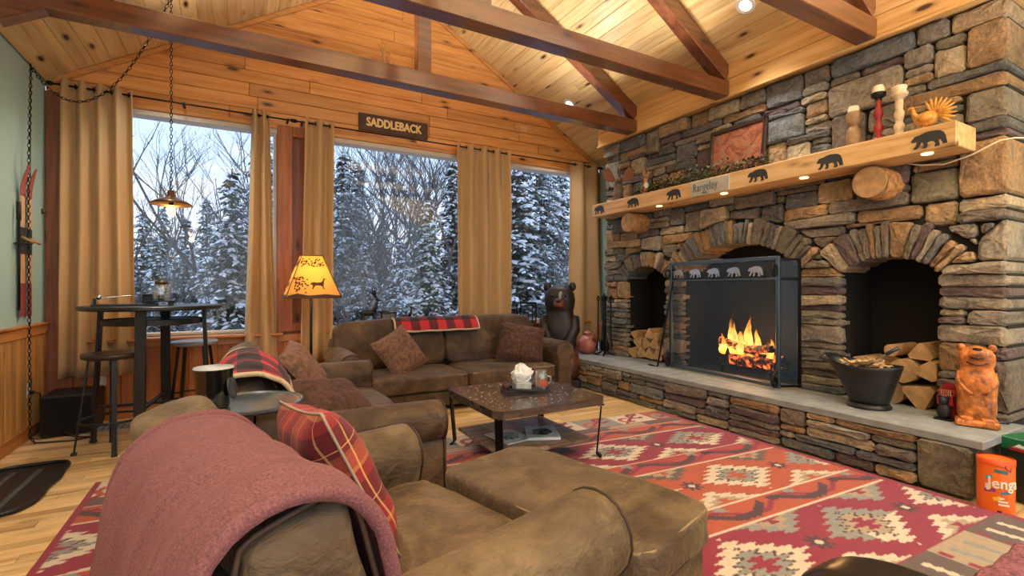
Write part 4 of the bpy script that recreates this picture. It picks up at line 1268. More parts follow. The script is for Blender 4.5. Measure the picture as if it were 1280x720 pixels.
tb = thing('tissue_box', 'white tissue box with a tissue standing out of it, on the tray', 'tissue box', (1.97, 3.35, TZ+.013), R(-14))
MB().box((-.065, -.06, 0), (.065, .06, .065), .006).build('box', simple('box_card', (176, 180, 178), .6, var=.1), tb)
def tissue(u, v):
    a = u*2*math.pi; ph = v*math.pi; n_ = noise.noise(Vector((math.cos(a)*2.2, math.sin(a)*2.2, v*5)))+.6*noise.noise(Vector((math.cos(a)*5, math.sin(a)*5, v*9)))
    r = (.012+.066*math.sin(math.pi*(.10+.88*v))**.9)*(1+.30*n_)
    return (r*math.cos(a)*1.05, r*math.sin(a)*.85, .045+.165*v+.012*n_)
MB().grid(tissue, 30, 14, closeu=True).build('tissue', M['paper'], tb, mods=[SOL(.002)])
jm = thing('mug_jar', 'glass jar mug with a red label on the tray', 'jar', (2.095, 3.26, TZ+.013), R(-14))
jm.scale = (1.25, 1.25, 1.25)
MB().lathe([(.0, .004), (.037, .004), (.04, .012), (.04, .09), (.034, .108), (.034, .125)], 20, cap=False).build('glass', M['jar'], jm, smooth=True)
MB().lathe([(.0365, .012), (.0365, .062)], 20).build('contents', simple('red_wax', (176, 92, 62), .5), jm, smooth=True)
MB().lathe([(.036, .108), (.036, .128)], 20, cap=False).build('neck_ring', M['jar'], jm, smooth=True)
MB().tube([(.04, 0, .09), (.065, 0, .082), (.068, 0, .05), (.04, 0, .035)], .006, 6).build('handle', M['jar'], jm, smooth=True)
lab_ = MB().grid(lambda u, v: (.0412*math.cos(-1.9+1.6*u), .0412*math.sin(-1.9+1.6*u), .03+.042*v), 10, 2).build('label_sticker', simple('orange_label', (190, 84, 52), .6), jm, smooth=True)
rc = MB().cush((0, 0, .012), (.17, .045, .022), 6, 6, 0).build('remote_control', M['blackpaint'], None, smooth=True); rc.location = (1.93, 3.24, TZ+.018); rc.rotation_euler = (0, R(4), R(-22))
tag(rc, 'black remote control lying on the front of the tray', 'remote')
gc = thing('glasses_case', 'dark red rolled case at the left end of the tray', 'case', (1.855, 3.40, TZ+.018), R(60))
MB().cush((0, 0, .028), (.13, .058, .052), 8, 4, 0).build('shell', simple('dark_red_case', (74, 36, 36), .35), gc, smooth=True)
MB().tube([(-.06, -.029, .028), (.06, -.029, .028)], .002, 5).build('seam', M['piping'], gc)
mg = [((2.06, 3.20, .151), R(-24), (.25, .30), .022, (64, 70, 60), (176, 196, 206), 'magazine with a snowy picture cover on the coffee table shelf, right of centre'),
      ((1.80, 3.26, .151), R(8), (.24, .30), .010, (110, 140, 150), (206, 210, 206), 'pale magazine lying on the left of the coffee table shelf')]
for (loc, rz, (a, b), h, c1, c2, lb) in mg:
    t = thing('magazine', lb, 'magazine', loc, rz, 'magazines on the coffee table shelf')
    MB().box((-a/2, -b/2, 0), (a/2, b/2, h-.002), .001).build('pages', M['paper'], t)
    MB().box((-a/2-.002, -b/2-.002, h-.002), (a/2+.002, b/2+.002, h), .0005).build('cover', simple('cover', c2, .25, var=.15, scale=9), t)
    MB().prism([(-a*.32, -b*.25), (a*.1, -b*.32), (a*.36, -b*.05), (a*.2, b*.28), (-a*.25, b*.2)], h, h+.0006).build('picture', simple('cover_picture', c1, .25, var=.5, scale=26), t)
# ================================================================== SIDE TABLE WITH SPEAKER
sd = thing('side_table', 'small round black side table on thin hairpin legs', 'table', (.03, 2.44, 0))
SZ = .80
MB().lathe([(0, SZ-.022), (.212, SZ-.022), (.222, SZ-.012), (.222, SZ-.002), (.214, SZ), (.208, SZ-.006), (0, SZ-.006)], 40, cap=False).build('table_top', simple('painted_sheen_top', (120, 130, 138), .2, metal=.6), sd, smooth=True, angle=40)  # window reflection on the top is put into its pale bluish colour
for k in range(3):
    a = R(20+120*k); ca, sa = math.cos(a), math.sin(a)
    P = [Vector((.15*ca-.05*sa, .15*sa+.05*ca, SZ-.02)), Vector((.19*ca, .19*sa, .004)), Vector((.15*ca+.05*sa, .15*sa-.05*ca, SZ-.02))]
    MB().tube([P[0], P[1]+Vector((-.004*sa, .004*ca, 0)), P[1]+Vector((.004*sa, -.004*ca, 0)), P[2]], .0055, 6).build('hairpin_leg', M['silver'] if False else M['black'], sd, smooth=True)
sp = thing('tabletop_speaker', 'glossy black tapered speaker with pale top on the round side table', 'speaker', (-.10, 2.40, SZ-.005), R(10))
MB().lathe([(.054, 0), (.060, .006), (.068, .08), (.074, .155), (.076, .168)], 28).build('body', M['plastic_black'], sp, smooth=True, angle=40)
MB().lathe([(.0765, .166), (.074, .172), (0, .173)], 28, cap=False).build('top_disc', simple('pale_top', (190, 196, 200), .3), sp, smooth=True)
MB().lathe([(0, 0), (.036, 0), (.04, .004), (.036, .008), (0, .008)], 24, TR(.058, -.040, .085) @ RZ(R(-35)) @ RY(R(80)) @ SC(1.25, 1, 1), cap=False).build('round_grille', simple('grille_grey', (52, 54, 58), .3), sp, smooth=True)
MB().tube([(-.05, -.02, .012), (-.085, -.03, .02), (-.10, -.02, .008), (-.09, .04, .004)], .003, 5).build('cable', M['white'], sp, smooth=True)
# ================================================================== FLOOR LAMP
lp = thing('floor_lamp', 'floor lamp with a glowing amber shade showing deer and trees', 'lamp', (.625, 5.30, 0), R(8))
MB().lathe([(0, 0), (.15, 0), (.15, .015), (.03, .035), (.012, .05)], 24, cap=False).build('base', M['black'], lp, smooth=True)
MB().tube([(0, 0, .04), (0, 0, 1.35)], .013, 8).build('pole', M['black'], lp, smooth=True)
SB, ST, RB, RT = 1.205, 1.625, .36, .135
def shade_mat():
    t = NT('amber_shade'); t.set(Roughness=.6); t.b.inputs['Base Color'].default_value = lin((230, 194, 126))
    tr = t.n('ShaderNodeBsdfTranslucent'); tr.inputs[0].default_value = lin((248, 206, 128)); mx = t.n('ShaderNodeMixShader'); mx.inputs[0].default_value = .65
    t.l(t.b.outputs[0], mx.inputs[1]); t.l(tr.outputs[0], mx.inputs[2]); t.l(mx.outputs[0], t.out.inputs[0]); return t.m
M['shade'] = shade_mat(); M['shade_dark'] = simple('shade_print', (78, 44, 16), .7); M['lace'] = simple('lacing', (88, 66, 50), .7)
corner = [R(-90-45+90*k-8) for k in range(4)]
cr4 = [(math.cos(a), math.sin(a)) for a in corner]
deer = [(-.95, .05), (-.80, .30), (-.55, .38), (-.2, .32), (.25, .36), (.45, .55), (.52, .78), (.42, .95), (.60, .82), (.80, .86), (.78, .74), (.66, .68), (.60, .45), (.58, .15), (.50, -.10), (.62, -.5), (.52, -.52), (.38, -.15), (.2, -.05), (-.25, -.02), (-.42, -.12), (-.62, -.5), (-.74, -.46), (-.62, -.1), (-.75, .1)]
for k in range(4):
    A, B = cr4[k], cr4[(k+1) % 4]
    p00 = Vector((A[0]*RB, A[1]*RB, SB)); p10 = Vector((B[0]*RB, B[1]*RB, SB)); p01 = Vector((A[0]*RT, A[1]*RT, ST)); p11 = Vector((B[0]*RT, B[1]*RT, ST))
    MB().add([p00, p10, p11, p01], [(0, 1, 2, 3)]).build('shade_panel', M['shade'], lp, mods=[SOL(.002)])
    MB().tube([p00, p01], .005, 5).tube([p00, p10], .006, 5).tube([p01, p11], .005, 5).build('lacing', M['lace'], lp, smooth=True)
    ctr = (p00+p10)/2; ux = (p10-p00).normalized(); tp = (p01+p11)/2; uy = (tp-ctr).normalized(); nz = ux.cross(uy)
    Mp = Matrix(((ux.x, uy.x, nz.x, ctr.x), (ux.y, uy.y, nz.y, ctr.y), (ux.z, uy.z, nz.z, ctr.z), (0, 0, 0, 1)))
    pr = MB(); r5 = random.Random(k)
    MB().prism([(x*.085+.045, y*.085+.13) for x, y in deer], .002, .0035, Mp).build('deer_print', M['shade_dark'], lp)
    pr.prism([(-.25, .0), (.25, .0), (.24, .022), (.1, .035), (-.05, .022), (-.15, .045), (-.24, .02)], .002, .0035, Mp)
    for _ in range(46):
        x, y = r5.gauss(-.13, .030), r5.uniform(.05, .22); q = .010
        if abs(x) < .25-.35*y: pr.prism([(x-q, y), (x, y-q), (x+q, y+.004), (x+.003, y+q)], .002, .0035, Mp)
    for _ in range(40):
        x, y = r5.uniform(-.11, .11), r5.uniform(.33, .41)-.0; q = .010
        if abs(x) < .25-.37*y: pr.prism([(x-q, y), (x, y-q), (x+q, y+.004), (x+.003, y+q)], .002, .0035, Mp)
    tag(pr.build('tree_print', M['shade_dark'], lp), kind='stuff')
MB().ell((0, 0, 1.40), (.03, .03, .045), 12, 8).build('bulb', emit('warm_bulb', (255, 220, 160), 6), lp, smooth=True)
light('floor_lamp_light', 'POINT', (.625, 5.30, 1.41), 11, (1.0, .82, .56), .06)
# ================================================================== PENDANT LAMP ON A SWAGGED CHAIN
PX, PY = -.537, 5.2
pd = thing('pendant_lamp', 'bronze dome pendant lamp with bare bulb over the pub table', 'lamp', (PX, PY, 2.05))
MB().lathe([(.158, 2.035), (.160, 2.04), (.12, 2.066), (.05, 2.098), (.03, 2.115), (.024, 2.16), (.0, 2.165)], 28, cap=False).build('shade', M['brass'], pd, smooth=True, mods=[SOL(.003)]) if False else \
    MB().lathe([(.158, 2.035), (.160, 2.04), (.12, 2.066), (.05, 2.098), (.03, 2.115), (.024, 2.16), (.0, 2.165)], 28, TR(PX, PY, 0), cap=False).build('shade', M['brass'], pd, smooth=True, world=True, mods=[SOL(.003)])
MB().lathe([(.018, 2.03), (.018, 2.10)], 12, TR(PX, PY, 0)).build('socket', M['black'], pd, smooth=True, world=True)
MB().lathe([(.0, 1.925), (.02, 1.935), (.034, 1.965), (.03, 1.995), (.016, 2.03)], 16, TR(PX, PY, 0), cap=False).build('bulb', emit('filament_bulb', (255, 190, 100), 5), pd, smooth=True, world=True)
light('pendant_light', 'POINT', (PX, PY, 1.90), 10, (1.0, .70, .38), .03)
def chain(path, link=.032, r=.0032, w=.010):
    P = [Vector(p) for p in path]; mb = MB(); i = 0; acc = 0
    seg = [(P[k], P[k+1]) for k in range(len(P)-1)]; d = 0; k = 0; flip = 0
    for a, b in seg:
        L = (b-a).length; u = (b-a).normalized()
        while d < L:
            c = a+u*d; ref = Vector((0, 1, 0)) if abs(u.y) < .8 else Vector((1, 0, 0))
            s1 = u.cross(ref).normalized(); s2 = u.cross(s1); side = s1 if flip else s2
            mb.tube([c+u*(link*.62*math.cos(t))+side*(w*math.sin(t)) for t in [2*math.pi*q/8 for q in range(8)]], r, 4, True)
            d += link; flip = 1-flip
        d -= L
    return mb
HK = (XL+.05, 5.56, 3.17)
sw = []
for q in range(17):
    u = q/16; p = Vector(HK).lerp(Vector((PX, PY, roof(PX)-.02)), u); p.z -= .62*4*u*(1-u)*(1-.25*u); sw.append(p)
chain([(PX, PY, 2.16), (PX, PY, roof(PX)-.02)]).build('hanging_chain', M['black'], pd, world=True, smooth=True)
chain(sw).build('swag_chain', M['black'], pd, world=True, smooth=True)
chain([HK, (XL+.045, 5.52, 2.2), (XL+.045, 5.54, 1.0), (XL+.055, 5.52, .05), (XL+.10, 5.46, .012)]).build('wall_chain', M['black'], pd, world=True, smooth=True)
for p in ((PX, PY, roof(PX)-.02), HK): MB().tube([(p[0], p[1], p[2]+.03), (p[0], p[1], p[2]), (p[0]+.012, p[1], p[2]-.012), (p[0]+.022, p[1], p[2])], .004, 6).build('hook', M['black'], pd, world=True, smooth=True)
# ================================================================== PUB TABLE AND STOOLS
pt = thing('pub_table', 'tall round black pub table by the leftmost window', 'table', (-.66, 5.2, 0))
PZ = 1.15
MB().lathe([(0, PZ-.035), (.495, PZ-.035), (.51, PZ-.025), (.51, PZ-.006), (.502, PZ), (0, PZ)], 48, cap=False).build('table_top', simple('black_table_top', (30, 29, 29), .35, bump=.1), pt, smooth=True, angle=35)
MB().lathe([(.34, PZ-.16), (.36, PZ-.16), (.36, PZ-.115), (.34, PZ-.115), (.34, PZ-.16)], 40, cap=False).build('apron_ring', M['blackpaint'], pt, smooth=True, angle=35)
MB().lathe([(0, PZ-.135), (.34, PZ-.135), (.34, PZ-.125), (0, PZ-.125)], 40, cap=False).build('under_shelf', M['blackpaint'], pt)
for k in range(4):
    a = R(-6+90*k); ca, sa = math.cos(a), math.sin(a)
    MB().bar((.37*ca, .37*sa, PZ-.035), (.42*ca, .42*sa, .02), .075, .022, (ca, sa, 0), .003).build('leg', M['blackpaint'], pt)
    MB().ell((.42*ca, .42*sa, .018), (.03, .03, .018), 10, 6).build('foot', M['blackpaint'], pt, smooth=True)
    if k < 2: MB().bar((.40*ca, .40*sa, .30+.02*k), (-.40*ca, -.40*sa, .30+.02*k), .035, .018).build('stretcher', M['blackpaint'], pt)
def stool(label, x, y, rz, top):
    t = thing('bar_stool', label, 'stool', (x, y, 0), rz, 'round black stools at the pub table')
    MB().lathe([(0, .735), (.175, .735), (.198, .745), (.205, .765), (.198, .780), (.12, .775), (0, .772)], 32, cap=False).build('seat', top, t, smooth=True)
    for k in range(4):
        a = R(90*k); ca, sa = math.cos(a), math.sin(a)
        MB().bar((.15*ca, .15*sa, .738), (.235*ca, .235*sa, .012), .034, .014, (ca, sa, 0), .002).build('leg', M['blackpaint'], t)
        MB().box((.235*ca-.02, .235*sa-.02, 0), (.235*ca+.02, .235*sa+.02, .018), .004).build('foot', M['blackpaint'], t)
    MB().tube([(.212*math.cos(2*math.pi*q/28), .212*math.sin(2*math.pi*q/28), .25) for q in range(28)], .010, 6, True).build('foot_ring', M['blackpaint'], t, smooth=True)
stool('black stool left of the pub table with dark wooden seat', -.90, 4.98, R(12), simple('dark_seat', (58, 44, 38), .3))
stool('black stool right of the pub table, its seat coloured pale for the window shine', -.40, 5.72, R(35), simple('glare_painted_seat', (150, 150, 144), .25))  # window glare on this seat is painted in as a pale base colour
jr = thing('lantern_jar', 'glass jar with dark lid on a small black stand on the pub table', 'jar', (-.60, 5.12, PZ))
MB().box((-.10, -.07, .03), (.10, .07, .045), .004).box((-.085, -.055, 0), (-.055, .055, .03)).box((.055, -.055, 0), (.085, .055, .03)).build('stand', M['blackpaint'], jr)
MB().lathe([(0, .047), (.055, .047), (.062, .06), (.062, .15), (.05, .175), (.042, .185)], 22, cap=False).build('glass', M['jar'], jr, smooth=True)
MB().lathe([(.046, .182), (.046, .208), (.04, .213), (0, .213)], 20).build('lid', M['brass'], jr, smooth=True)
MB().lathe([(.026, .048), (.026, .09)], 14).build('candle', M['blackpaint'], jr, smooth=True)
gb = thing('tabletop_game', 'flat black game board with a metal rod on the pub table', 'game', (-.86, 5.10, PZ), R(10))
MB().box((-.20, -.08, 0), (.24, .08, .018), .003).build('board', M['blackpaint'], gb)
MB().box((-.185, -.06, .018), (-.165, -.04, .065), .002).build('post', M['black'], gb)
MB().ell((-.15, -.05, .075), (.02, .02, .02), 12, 8).build('knob', M['silver'], gb, smooth=True)
MB().tube([(-.19, -.05, .062), (-.13, -.05, .068), (.24, .02, .105)], .0045, 6).build('rod', M['silver'], gb, smooth=True)
bx_ = MB().box((-.04, -.04, 0), (.04, .04, .085), .004).box((-.045, -.045, .085), (.045, .045, .095), .003).build('small_box', M['blackpaint']); bx_.location = (-.70, 5.22, PZ)
tag(bx_, 'small dark box beside the jar on the pub table', 'box')
# ================================================================== LEFT WALL AND FLOOR ITEMS
def ski(label, yc, zt, zb, x):
    t = thing('ski', label, 'ski', (x, yc, zb), 0, 'old wooden skis on the left wall')
    def sect(u):
        z = zb+(zt-zb)*u
        return z
    path = [(x, yc, zb)]+[(x, yc, zb+(zt-zb)*q) for q in (.2, .4, .6, .8)]
    m = MB().box((x-.006, yc-.038, zb), (x+.006, yc+.038, zb+.28), .003); m.build('tail', simple('ski_red', (150, 66, 62), .4), t, world=True)
    MB().box((x-.006, yc-.038, zb+.28), (x+.006, yc+.038, zb+.52), .003).build('lower_blade', simple('ski_tan', (206, 158, 118), .45, var=.1), t, world=True)
    MB().box((x-.007, yc-.039, zb+.52), (x+.007, yc+.039, zb+.74), .003).build('binding_plate', simple('ski_grey', (50, 50, 54), .5), t, world=True)
    MB().box((x-.006, yc-.037, zb+.74), (x+.006, yc+.037, zb+1.0), .003).build('upper_blade', simple('ski_tan2', (214, 172, 134), .45, var=.1), t, world=True)
    def tip(u, v):
        z = zb+1.0+.24*u; b = .13*u*u
        w = .037*(1-u**3*.85); return (x+b*.55, yc+(2*v-1)*w+b*.9*0-.10*u*u, z)
    MB().grid(tip, 14, 4).build('tip', simple('ski_tip', (176, 92, 92), .4), t, smooth=True, world=True, mods=[SOL(.010)])
    MB().tube([(x+.006, yc-.045, zb+.66), (x+.05, yc-.03, zb+.63), (x+.055, yc+.03, zb+.62), (x+.006, yc+.045, zb+.65)], .012, 6).build('strap', simple('leather_strap', (170, 130, 86), .6), t, smooth=True, world=True)
ski('left wooden ski with red tip and grey binding on the green wall', 5.45, 2.2, 1.06, XL+.03)
ski('right wooden ski with red tip beside the curtain on the green wall', 5.60, 2.2, 1.06, XL+.03)
pl_ = thing('ski_pole', 'black ski pole hanging left of the wooden skis', 'ski pole', (XL+.035, 5.36, 1.1))
MB().tube([(XL+.035, 5.36, 1.12), (XL+.035, 5.36, 1.95)], .009, 7).build('shaft', M['black'], pl_, smooth=True, world=True)
MB().tube([(XL+.035, 5.36, 1.85), (XL+.035, 5.36, 2.0)], .015, 8).build('grip', M['rubber'], pl_, smooth=True, world=True)
MB().tube([(XL+.06+.05*math.cos(q*math.pi/8), 5.36+.05*math.sin(q*math.pi/8), 1.66) for q in range(16)], .007, 5, True).build('basket', M['rubber'], pl_, smooth=True, world=True)
pg = thing('wall_peg', 'small metal coat peg beside the corner post', 'peg', (XL, 6.0, 2.0))
MB().tube([(XL, 6.0, 2.0), (XL+.03, 6.0, 1.99), (XL+.04, 6.0, 2.01)], .006, 6).build('hook', M['brass'], pg, smooth=True, world=True)
MB().box((XL, 5.985, 1.98), (XL+.006, 6.015, 2.03), .002).build('plate', M['brass'], pg, world=True)
def outlet(label, loc, rz):
    t = thing('wall_outlet', label, 'outlet', loc, rz, 'ivory wall outlets')
    MB().box((-.038, 0, -.06), (.038, .006, .06), .002).build('plate', M['ivory'], t)
    for z in (-.024, .024): MB().box((-.017, .006, z-.016), (.017, .0085, z+.016), .003).build('socket', M['white'], t)
outlet('ivory wall outlet on the left wainscot with black plug', (XL+.016, 5.62, .43), R(-90))
outlet('ivory wall outlet low on the window wall below the wide curtain', (onY(85, 480, YB).x, YB-.005, .40), R(180))
outlet('ivory wall outlet on the window wall behind the stool', (onY(127, 477, YB).x, YB-.005, .40), R(180))
pc_ = thing('power_cord', 'black power cord plugged into the left wainscot, trailing over the floor', 'cord', (XL+.2, 5.5, 0))
MB().box((XL+.022, 5.605, .39), (XL+.055, 5.635, .42), .004).build('plug', M['blackpaint'], pc_, world=True)
MB().tube([(XL+.05, 5.62, .405), (XL+.085, 5.64, .39), (XL+.095, 5.70, .25), (XL+.10, 5.76, .05), (XL+.14, 5.74, .006), (XL+.36, 5.52, .006), (XL+.46, 5.45, .006), (XL+.36, 5.40, .006), (XL+.16, 5.45, .006), (XL+.10, 5.48, .006)], .005, 6).build('cable', M['blackpaint'], pc_, smooth=True, world=True)
sb = thing('subwoofer', 'black subwoofer box on the floor under the wide curtain', 'speaker', (-1.34, 5.80, 0), R(0))
MB().box((-.17, -.20, .015), (.19, .22, .36), .008).build('cabinet', M['blackpaint'], sb)
MB().box((-.155, -.208, .03), (.175, -.198, .345), .004).build('grille', simple('black_cloth', (14, 14, 15), .9), sb)
for sx in (-.14, .16):
    for sy in (-.17, .19): MB().box((sx-.02, sy-.02, 0), (sx+.02, sy+.02, .016)).build('foot', M['rubber'], sb)
fv = thing('floor_vent', 'flat metal floor vent behind the stool legs', 'vent', (-1.02, 5.72, .001), R(0))
MB().box((-.22, -.12, 0), (.26, .12, .008), .002).build('frame', simple('vent_metal', (176, 182, 186), .35, metal=.5), fv)
for k in range(9): MB().box((-.19+.048*k, -.095, .008), (-.165+.048*k, .095, .011)).build('slat', simple('vent_slat', (120, 130, 138), .4, metal=.5) if k == 0 else bpy.data.materials['vent_slat'], fv)
bt = thing('boot_tray', 'black rubber boot tray with wavy edge on the floor at the left', 'tray', (-1.28, 4.28, 0), R(0))
out = []
for k in range(60):
    a = 2*math.pi*k/60; c, s_ = math.cos(a), math.sin(a); q = (abs(c)**5+abs(s_)**5)**.2
    wv = 1+.035*math.sin(a*9)*(1 if c > 0 else 0)
    out.append((.22*c/q*wv, .48*s_/q))
out = [(x-.02+.10*y*0, y) for x, y in out]
MB().prism(out, .002, .010).build('mat', M['rubber'], bt)
MB().tube([(x, y, .018) for x, y in out], .013, 6, True).build('raised_rim', M['rubber'], bt, smooth=True)
for xx in (-.10, .04): MB().box((xx-.018, -.36, .010), (xx+.018, .36, .014), .002).build('worn_stripe', M['rubber2'], bt)
# ================================================================== WINDOW SILL ITEMS
def deer_fig(label, x, s, antl):
    t = thing('deer_figurine', label, 'figurine', (x, YB-.08, .80), 0, 'black deer figurines on the window sill')
    K = lambda P: [(p[0]*s, 0, p[1]*s) for p in P]
    MB().ell((0, 0, .62*s), (.34*s, .11*s, .13*s), 14, 8).tube(K([(.20, .66), (.30, .85), (.33, 1.05)]), [.11*s, .075*s, .05*s], 8).ell((.40*s, 0, 1.10*s), (.12*s, .045*s, .05*s), 10, 6).tube(K([(-.32, .64), (-.42, .60)]), [.03*s, .01*s], 6).build('body', M['grey_deer'], t, smooth=True)
    for (a, b, y) in ((-.24, -.34, .05), (-.20, -.22, -.05), (.20, .22, .05), (.24, .28, -.05)):
        MB().tube([(a*s, y*s, .58*s), ((a+b)/2*s+.02*s, y*s, .30*s), (b*s, y*s, .0)], [.055*s, .028*s, .02*s], 7).build('leg', M['grey_deer'], t, smooth=True)
    if antl:
        for sg in (-1, 1):
            m = MB(); m.tube([(.34*s, .03*sg*s, 1.14*s), (.22*s, .14*sg*s, 1.32*s), (.20*s, .22*sg*s, 1.62*s)], [.034*s, .03*s, .014*s], 6)
            for (a, z) in ((.30, 1.40), (.08, 1.50), (.30, 1.58)): m.tube([(.22*s, .14*sg*s, 1.30*s), (a*s, .18*sg*s, z*s)], [.026*s, .012*s], 5)
            m.build('antler', M['grey_deer'], t, smooth=True)
    else:
        for sg in (-1, 1): MB().ell((.33*s, .05*sg*s, 1.17*s), (.03*s, .02*s, .06*s), 8, 6).build('ear', M['grey_deer'], t, smooth=True)
deer_fig('black standing stag figurine with antlers on the window sill', 1.36, .315, True)
deer_fig('small black deer figurine without antlers on the window sill', 1.83, .22, False)
pfm = thing('picture_frame', 'small dark picture frame between the two deer figurines', 'picture frame', (1.61, YB-.08, .80), 0)
m = MB()
for a, b in (((-.10, -.01, 0), (.10, .01, .022)), ((-.10, -.01, .178), (.10, .01, .20)), ((-.10, -.01, 0), (-.078, .01, .20)), ((.078, -.01, 0), (.10, .01, .20))): m.box(a, b, .003)
m.build('frame', M['beardark'], pfm); MB().box((-.08, -.003, .02), (.08, .003, .18)).build('photo', simple('dim_photo', (96, 94, 88), .4, var=.5, scale=30), pfm)
wl_ = thing('wire_lantern', 'black wire lantern on the window sill right of the middle curtain', 'lantern', (3.62, YB-.08, .80))
m = MB()
for sx in (-.13, .13):
    for sy in (-.05, .05): m.tube([(sx, sy, 0), (sx, sy, .28)], .010, 5)
for z in (.0, .28):
    for sy in (-.05, .05): m.tube([(-.13, sy, z+.004), (.13, sy, z+.004)], .011, 5)
    for sx in (-.13, .13): m.tube([(sx, -.05, z+.004), (sx, .05, z+.004)], .011, 5)
m.build('frame', M['black'], wl_)
m = MB()
for k in range(1, 9): m.tube([(-.13, -.05, .03*k), (.13, -.05, .03*k)], .003, 4)
for k in range(1, 9): m.tube([(-.13+.029*k, -.05, 0), (-.13+.029*k, -.05, .28)], .003, 4)
m.build('wire_grid', M['black'], wl_)
# ================================================================== GABLE WALL ITEMS, CEILING LIGHTS
sg = thing('wooden_sign', 'dark wooden sign reading SADDLEBACK above the middle window', 'sign', (1.70, YB-.012, 3.25))
MB().box((1.26, YB-.03, 3.245), (2.14, YB-.002, 3.455), .004).build('board', simple('sign_brown', (70, 42, 28), .55, var=.2, scale=10), sg, world=True)
text_part('lettering', 'SADDLEBACK', .145, simple('sign_cream', (236, 206, 140), .5), sg, TR(0, -.0215, .10) @ RX(R(90)), bold=.0055, stretch=.78)
an = thing('antlers', 'pair of pale deer antlers on the gable wall behind the king post', 'antlers', (onY(497, 75, YB).x, YB-.02, 4.05))
ax = onY(497, 75, YB).x; az = onY(497, 75, YB).z
an.location = (ax, YB-.02, az-.25); WM[an.name] = Matrix.Translation(an.location)
MB().ell((0, -.05, .0), (.05, .05, .06), 12, 8).build('skull_mount', M['antler'], an, smooth=True)
for s_ in (-1, 1):
    m = MB(); m.tube([(s_*.03, -.06, .03), (s_*.14, -.09, .05), (s_*.22, -.13, .14), (s_*.22, -.15, .28), (s_*.16, -.15, .38)], [.02, .018, .016, .012, .004], 7)
    for (b, e) in (((s_*.20, -.12, .11), (s_*.11, -.16, .28)), ((s_*.225, -.145, .20), (s_*.31, -.18, .33)), ((s_*.12, -.085, .05), (s_*.09, -.13, .17))): m.tube([b, e], [.012, .003], 6)
    m.build('antler', M['antler'], an, smooth=True)
for i, (x_, y_) in enumerate(CANS):
    if i > 1: continue
    z_ = roof(x_); t = thing('recessed_light', ('round recessed ceiling light above the truss nearest the windows', 'round recessed ceiling light at the top edge of the picture')[i], 'ceiling light', (x_, y_, z_), 0, 'recessed ceiling lights')
    Mn = RY(ang)
    MB().lathe([(.055, -.004), (.075, -.010), (.088, -.006), (.088, .0)], 24, Mn, cap=False).build('trim_ring', M['white'], t, smooth=True)
    MB().lathe([(.055, -.004), (.05, .0)], 20, Mn).build('lens', emit('lamp_lens', (255, 240, 215), 4), t, smooth=True)
# ================================================================== MANTEL
MX0, MX1, MY0, MY1, MZ0, MZ1 = 4.145, 4.47, 1.354, 5.17, 2.252, 2.418
mt = thing('mantel_shelf', 'long pine beam mantel with black bear cut-outs along its face', 'mantel', (4.30, 3.26, MZ0))
MB().box((MX0, MY0, MZ0), (MX1, MY1, MZ1), .006).build('beam', M['mantel'], mt, world=True)
bear = [(-1.0, .10), (-.97, .20), (-.86, .32), (-.80, .44), (-.72, .42), (-.66, .48), (-.58, .44), (-.40, .50), (-.18, .58), (.05, .60), (.35, .58), (.62, .52), (.82, .36), (.93, .10), (.97, -.16), (1.02, -.42), (.78, -.44), (.74, -.30), (.66, -.14), (.55, -.06), (.58, -.26), (.62, -.50), (.34, -.52), (.32, -.44), (.40, -.34), (.26, -.08), (.02, -.10), (-.08, -.14), (-.06, -.32), (-.12, -.50), (-.34, -.50), (-.34, -.42), (-.26, -.34), (-.30, -.12), (-.42, -.04), (-.50, -.26), (-.66, -.46), (-.88, -.46), (-.86, -.38), (-.74, -.28), (-.66, -.02), (-.74, .06), (-.90, .04)]
M['cutout'] = simple('bear_cutout', (46, 50, 54), .6)
# faces -x: local x runs along -y in the room so that the bears walk towards the windows
MF = Matrix(((0, 0, -1, 0), (-1, 0, 0, 0), (0, 1, 0, 0), (0, 0, 0, 1)))
for (px, py) in ((749, 262), (791, 253), (842, 242.5), (947, 219), (1037, 201.5), (1161, 174)):
    p = onX(px, py, MX0); s_ = .100
    MB().prism([(x*s_, y*s_*1.0) for x, y in bear], 0, .004, TR(MX0, p.y, p.z-.004) @ MF).build('bear_cutout', M['cutout'], mt, world=True)
for k, (py_, lz) in enumerate(((onX(1088, 218, 4.25).y, 2.118), (onX(786, 273, 4.25).y, 2.125))):
    n = 20
    lg = MB().grid(lambda u, v: (4.235+.27*v, py_+(.125+.006*noise.noise(Vector((u*6, v*5, k))))*math.cos(u*2*math.pi), lz+(.125+.006*noise.noise(Vector((u*6+3, v*5, k))))*math.sin(u*2*math.pi)), 28, 6, closeu=True).build('log_corbel', M['bark'], mt, smooth=True, world=True)
    MB().lathe([(0, .0), (.122, 0), (.118, .006), (0, .008)], 24, TR(4.236, py_, lz) @ RY(R(-90)), cap=False).build('log_end', M['log_end'], lg, world=True)
for (px, py) in ((824, 257), (905, 241.5), (1005, 222.5), (1159, 191)):
    p = onZ(px, py, MZ0); p.x = min(max(p.x, 4.2), 4.3); p = Vector((4.235, onX(px, py, 4.235).y, MZ0))
    MB().lathe([(.034, 0), (.034, -.006), (.028, -.008), (0, -.008)], 18, TR(*p)).build('puck_light', emit('puck_glow', (255, 206, 140), 5) if 'puck_glow' not in bpy.data.materials else bpy.data.materials['puck_glow'], mt, smooth=True, world=True)
    light('puck_spot', 'SPOT', (p.x, p.y, MZ0-.012), 5, (1.0, .76, .46), .02, (0, R(-12), 0), 110, .7)
rs = thing('name_board', 'grey painted board reading Rangeley on the mantel face', 'sign', (MX0-.008, onX(889, 232, MX0).y, 2.26), R(0))
pa = onX(864.6, 240, MX0); pb = onX(912.5, 230, MX0)
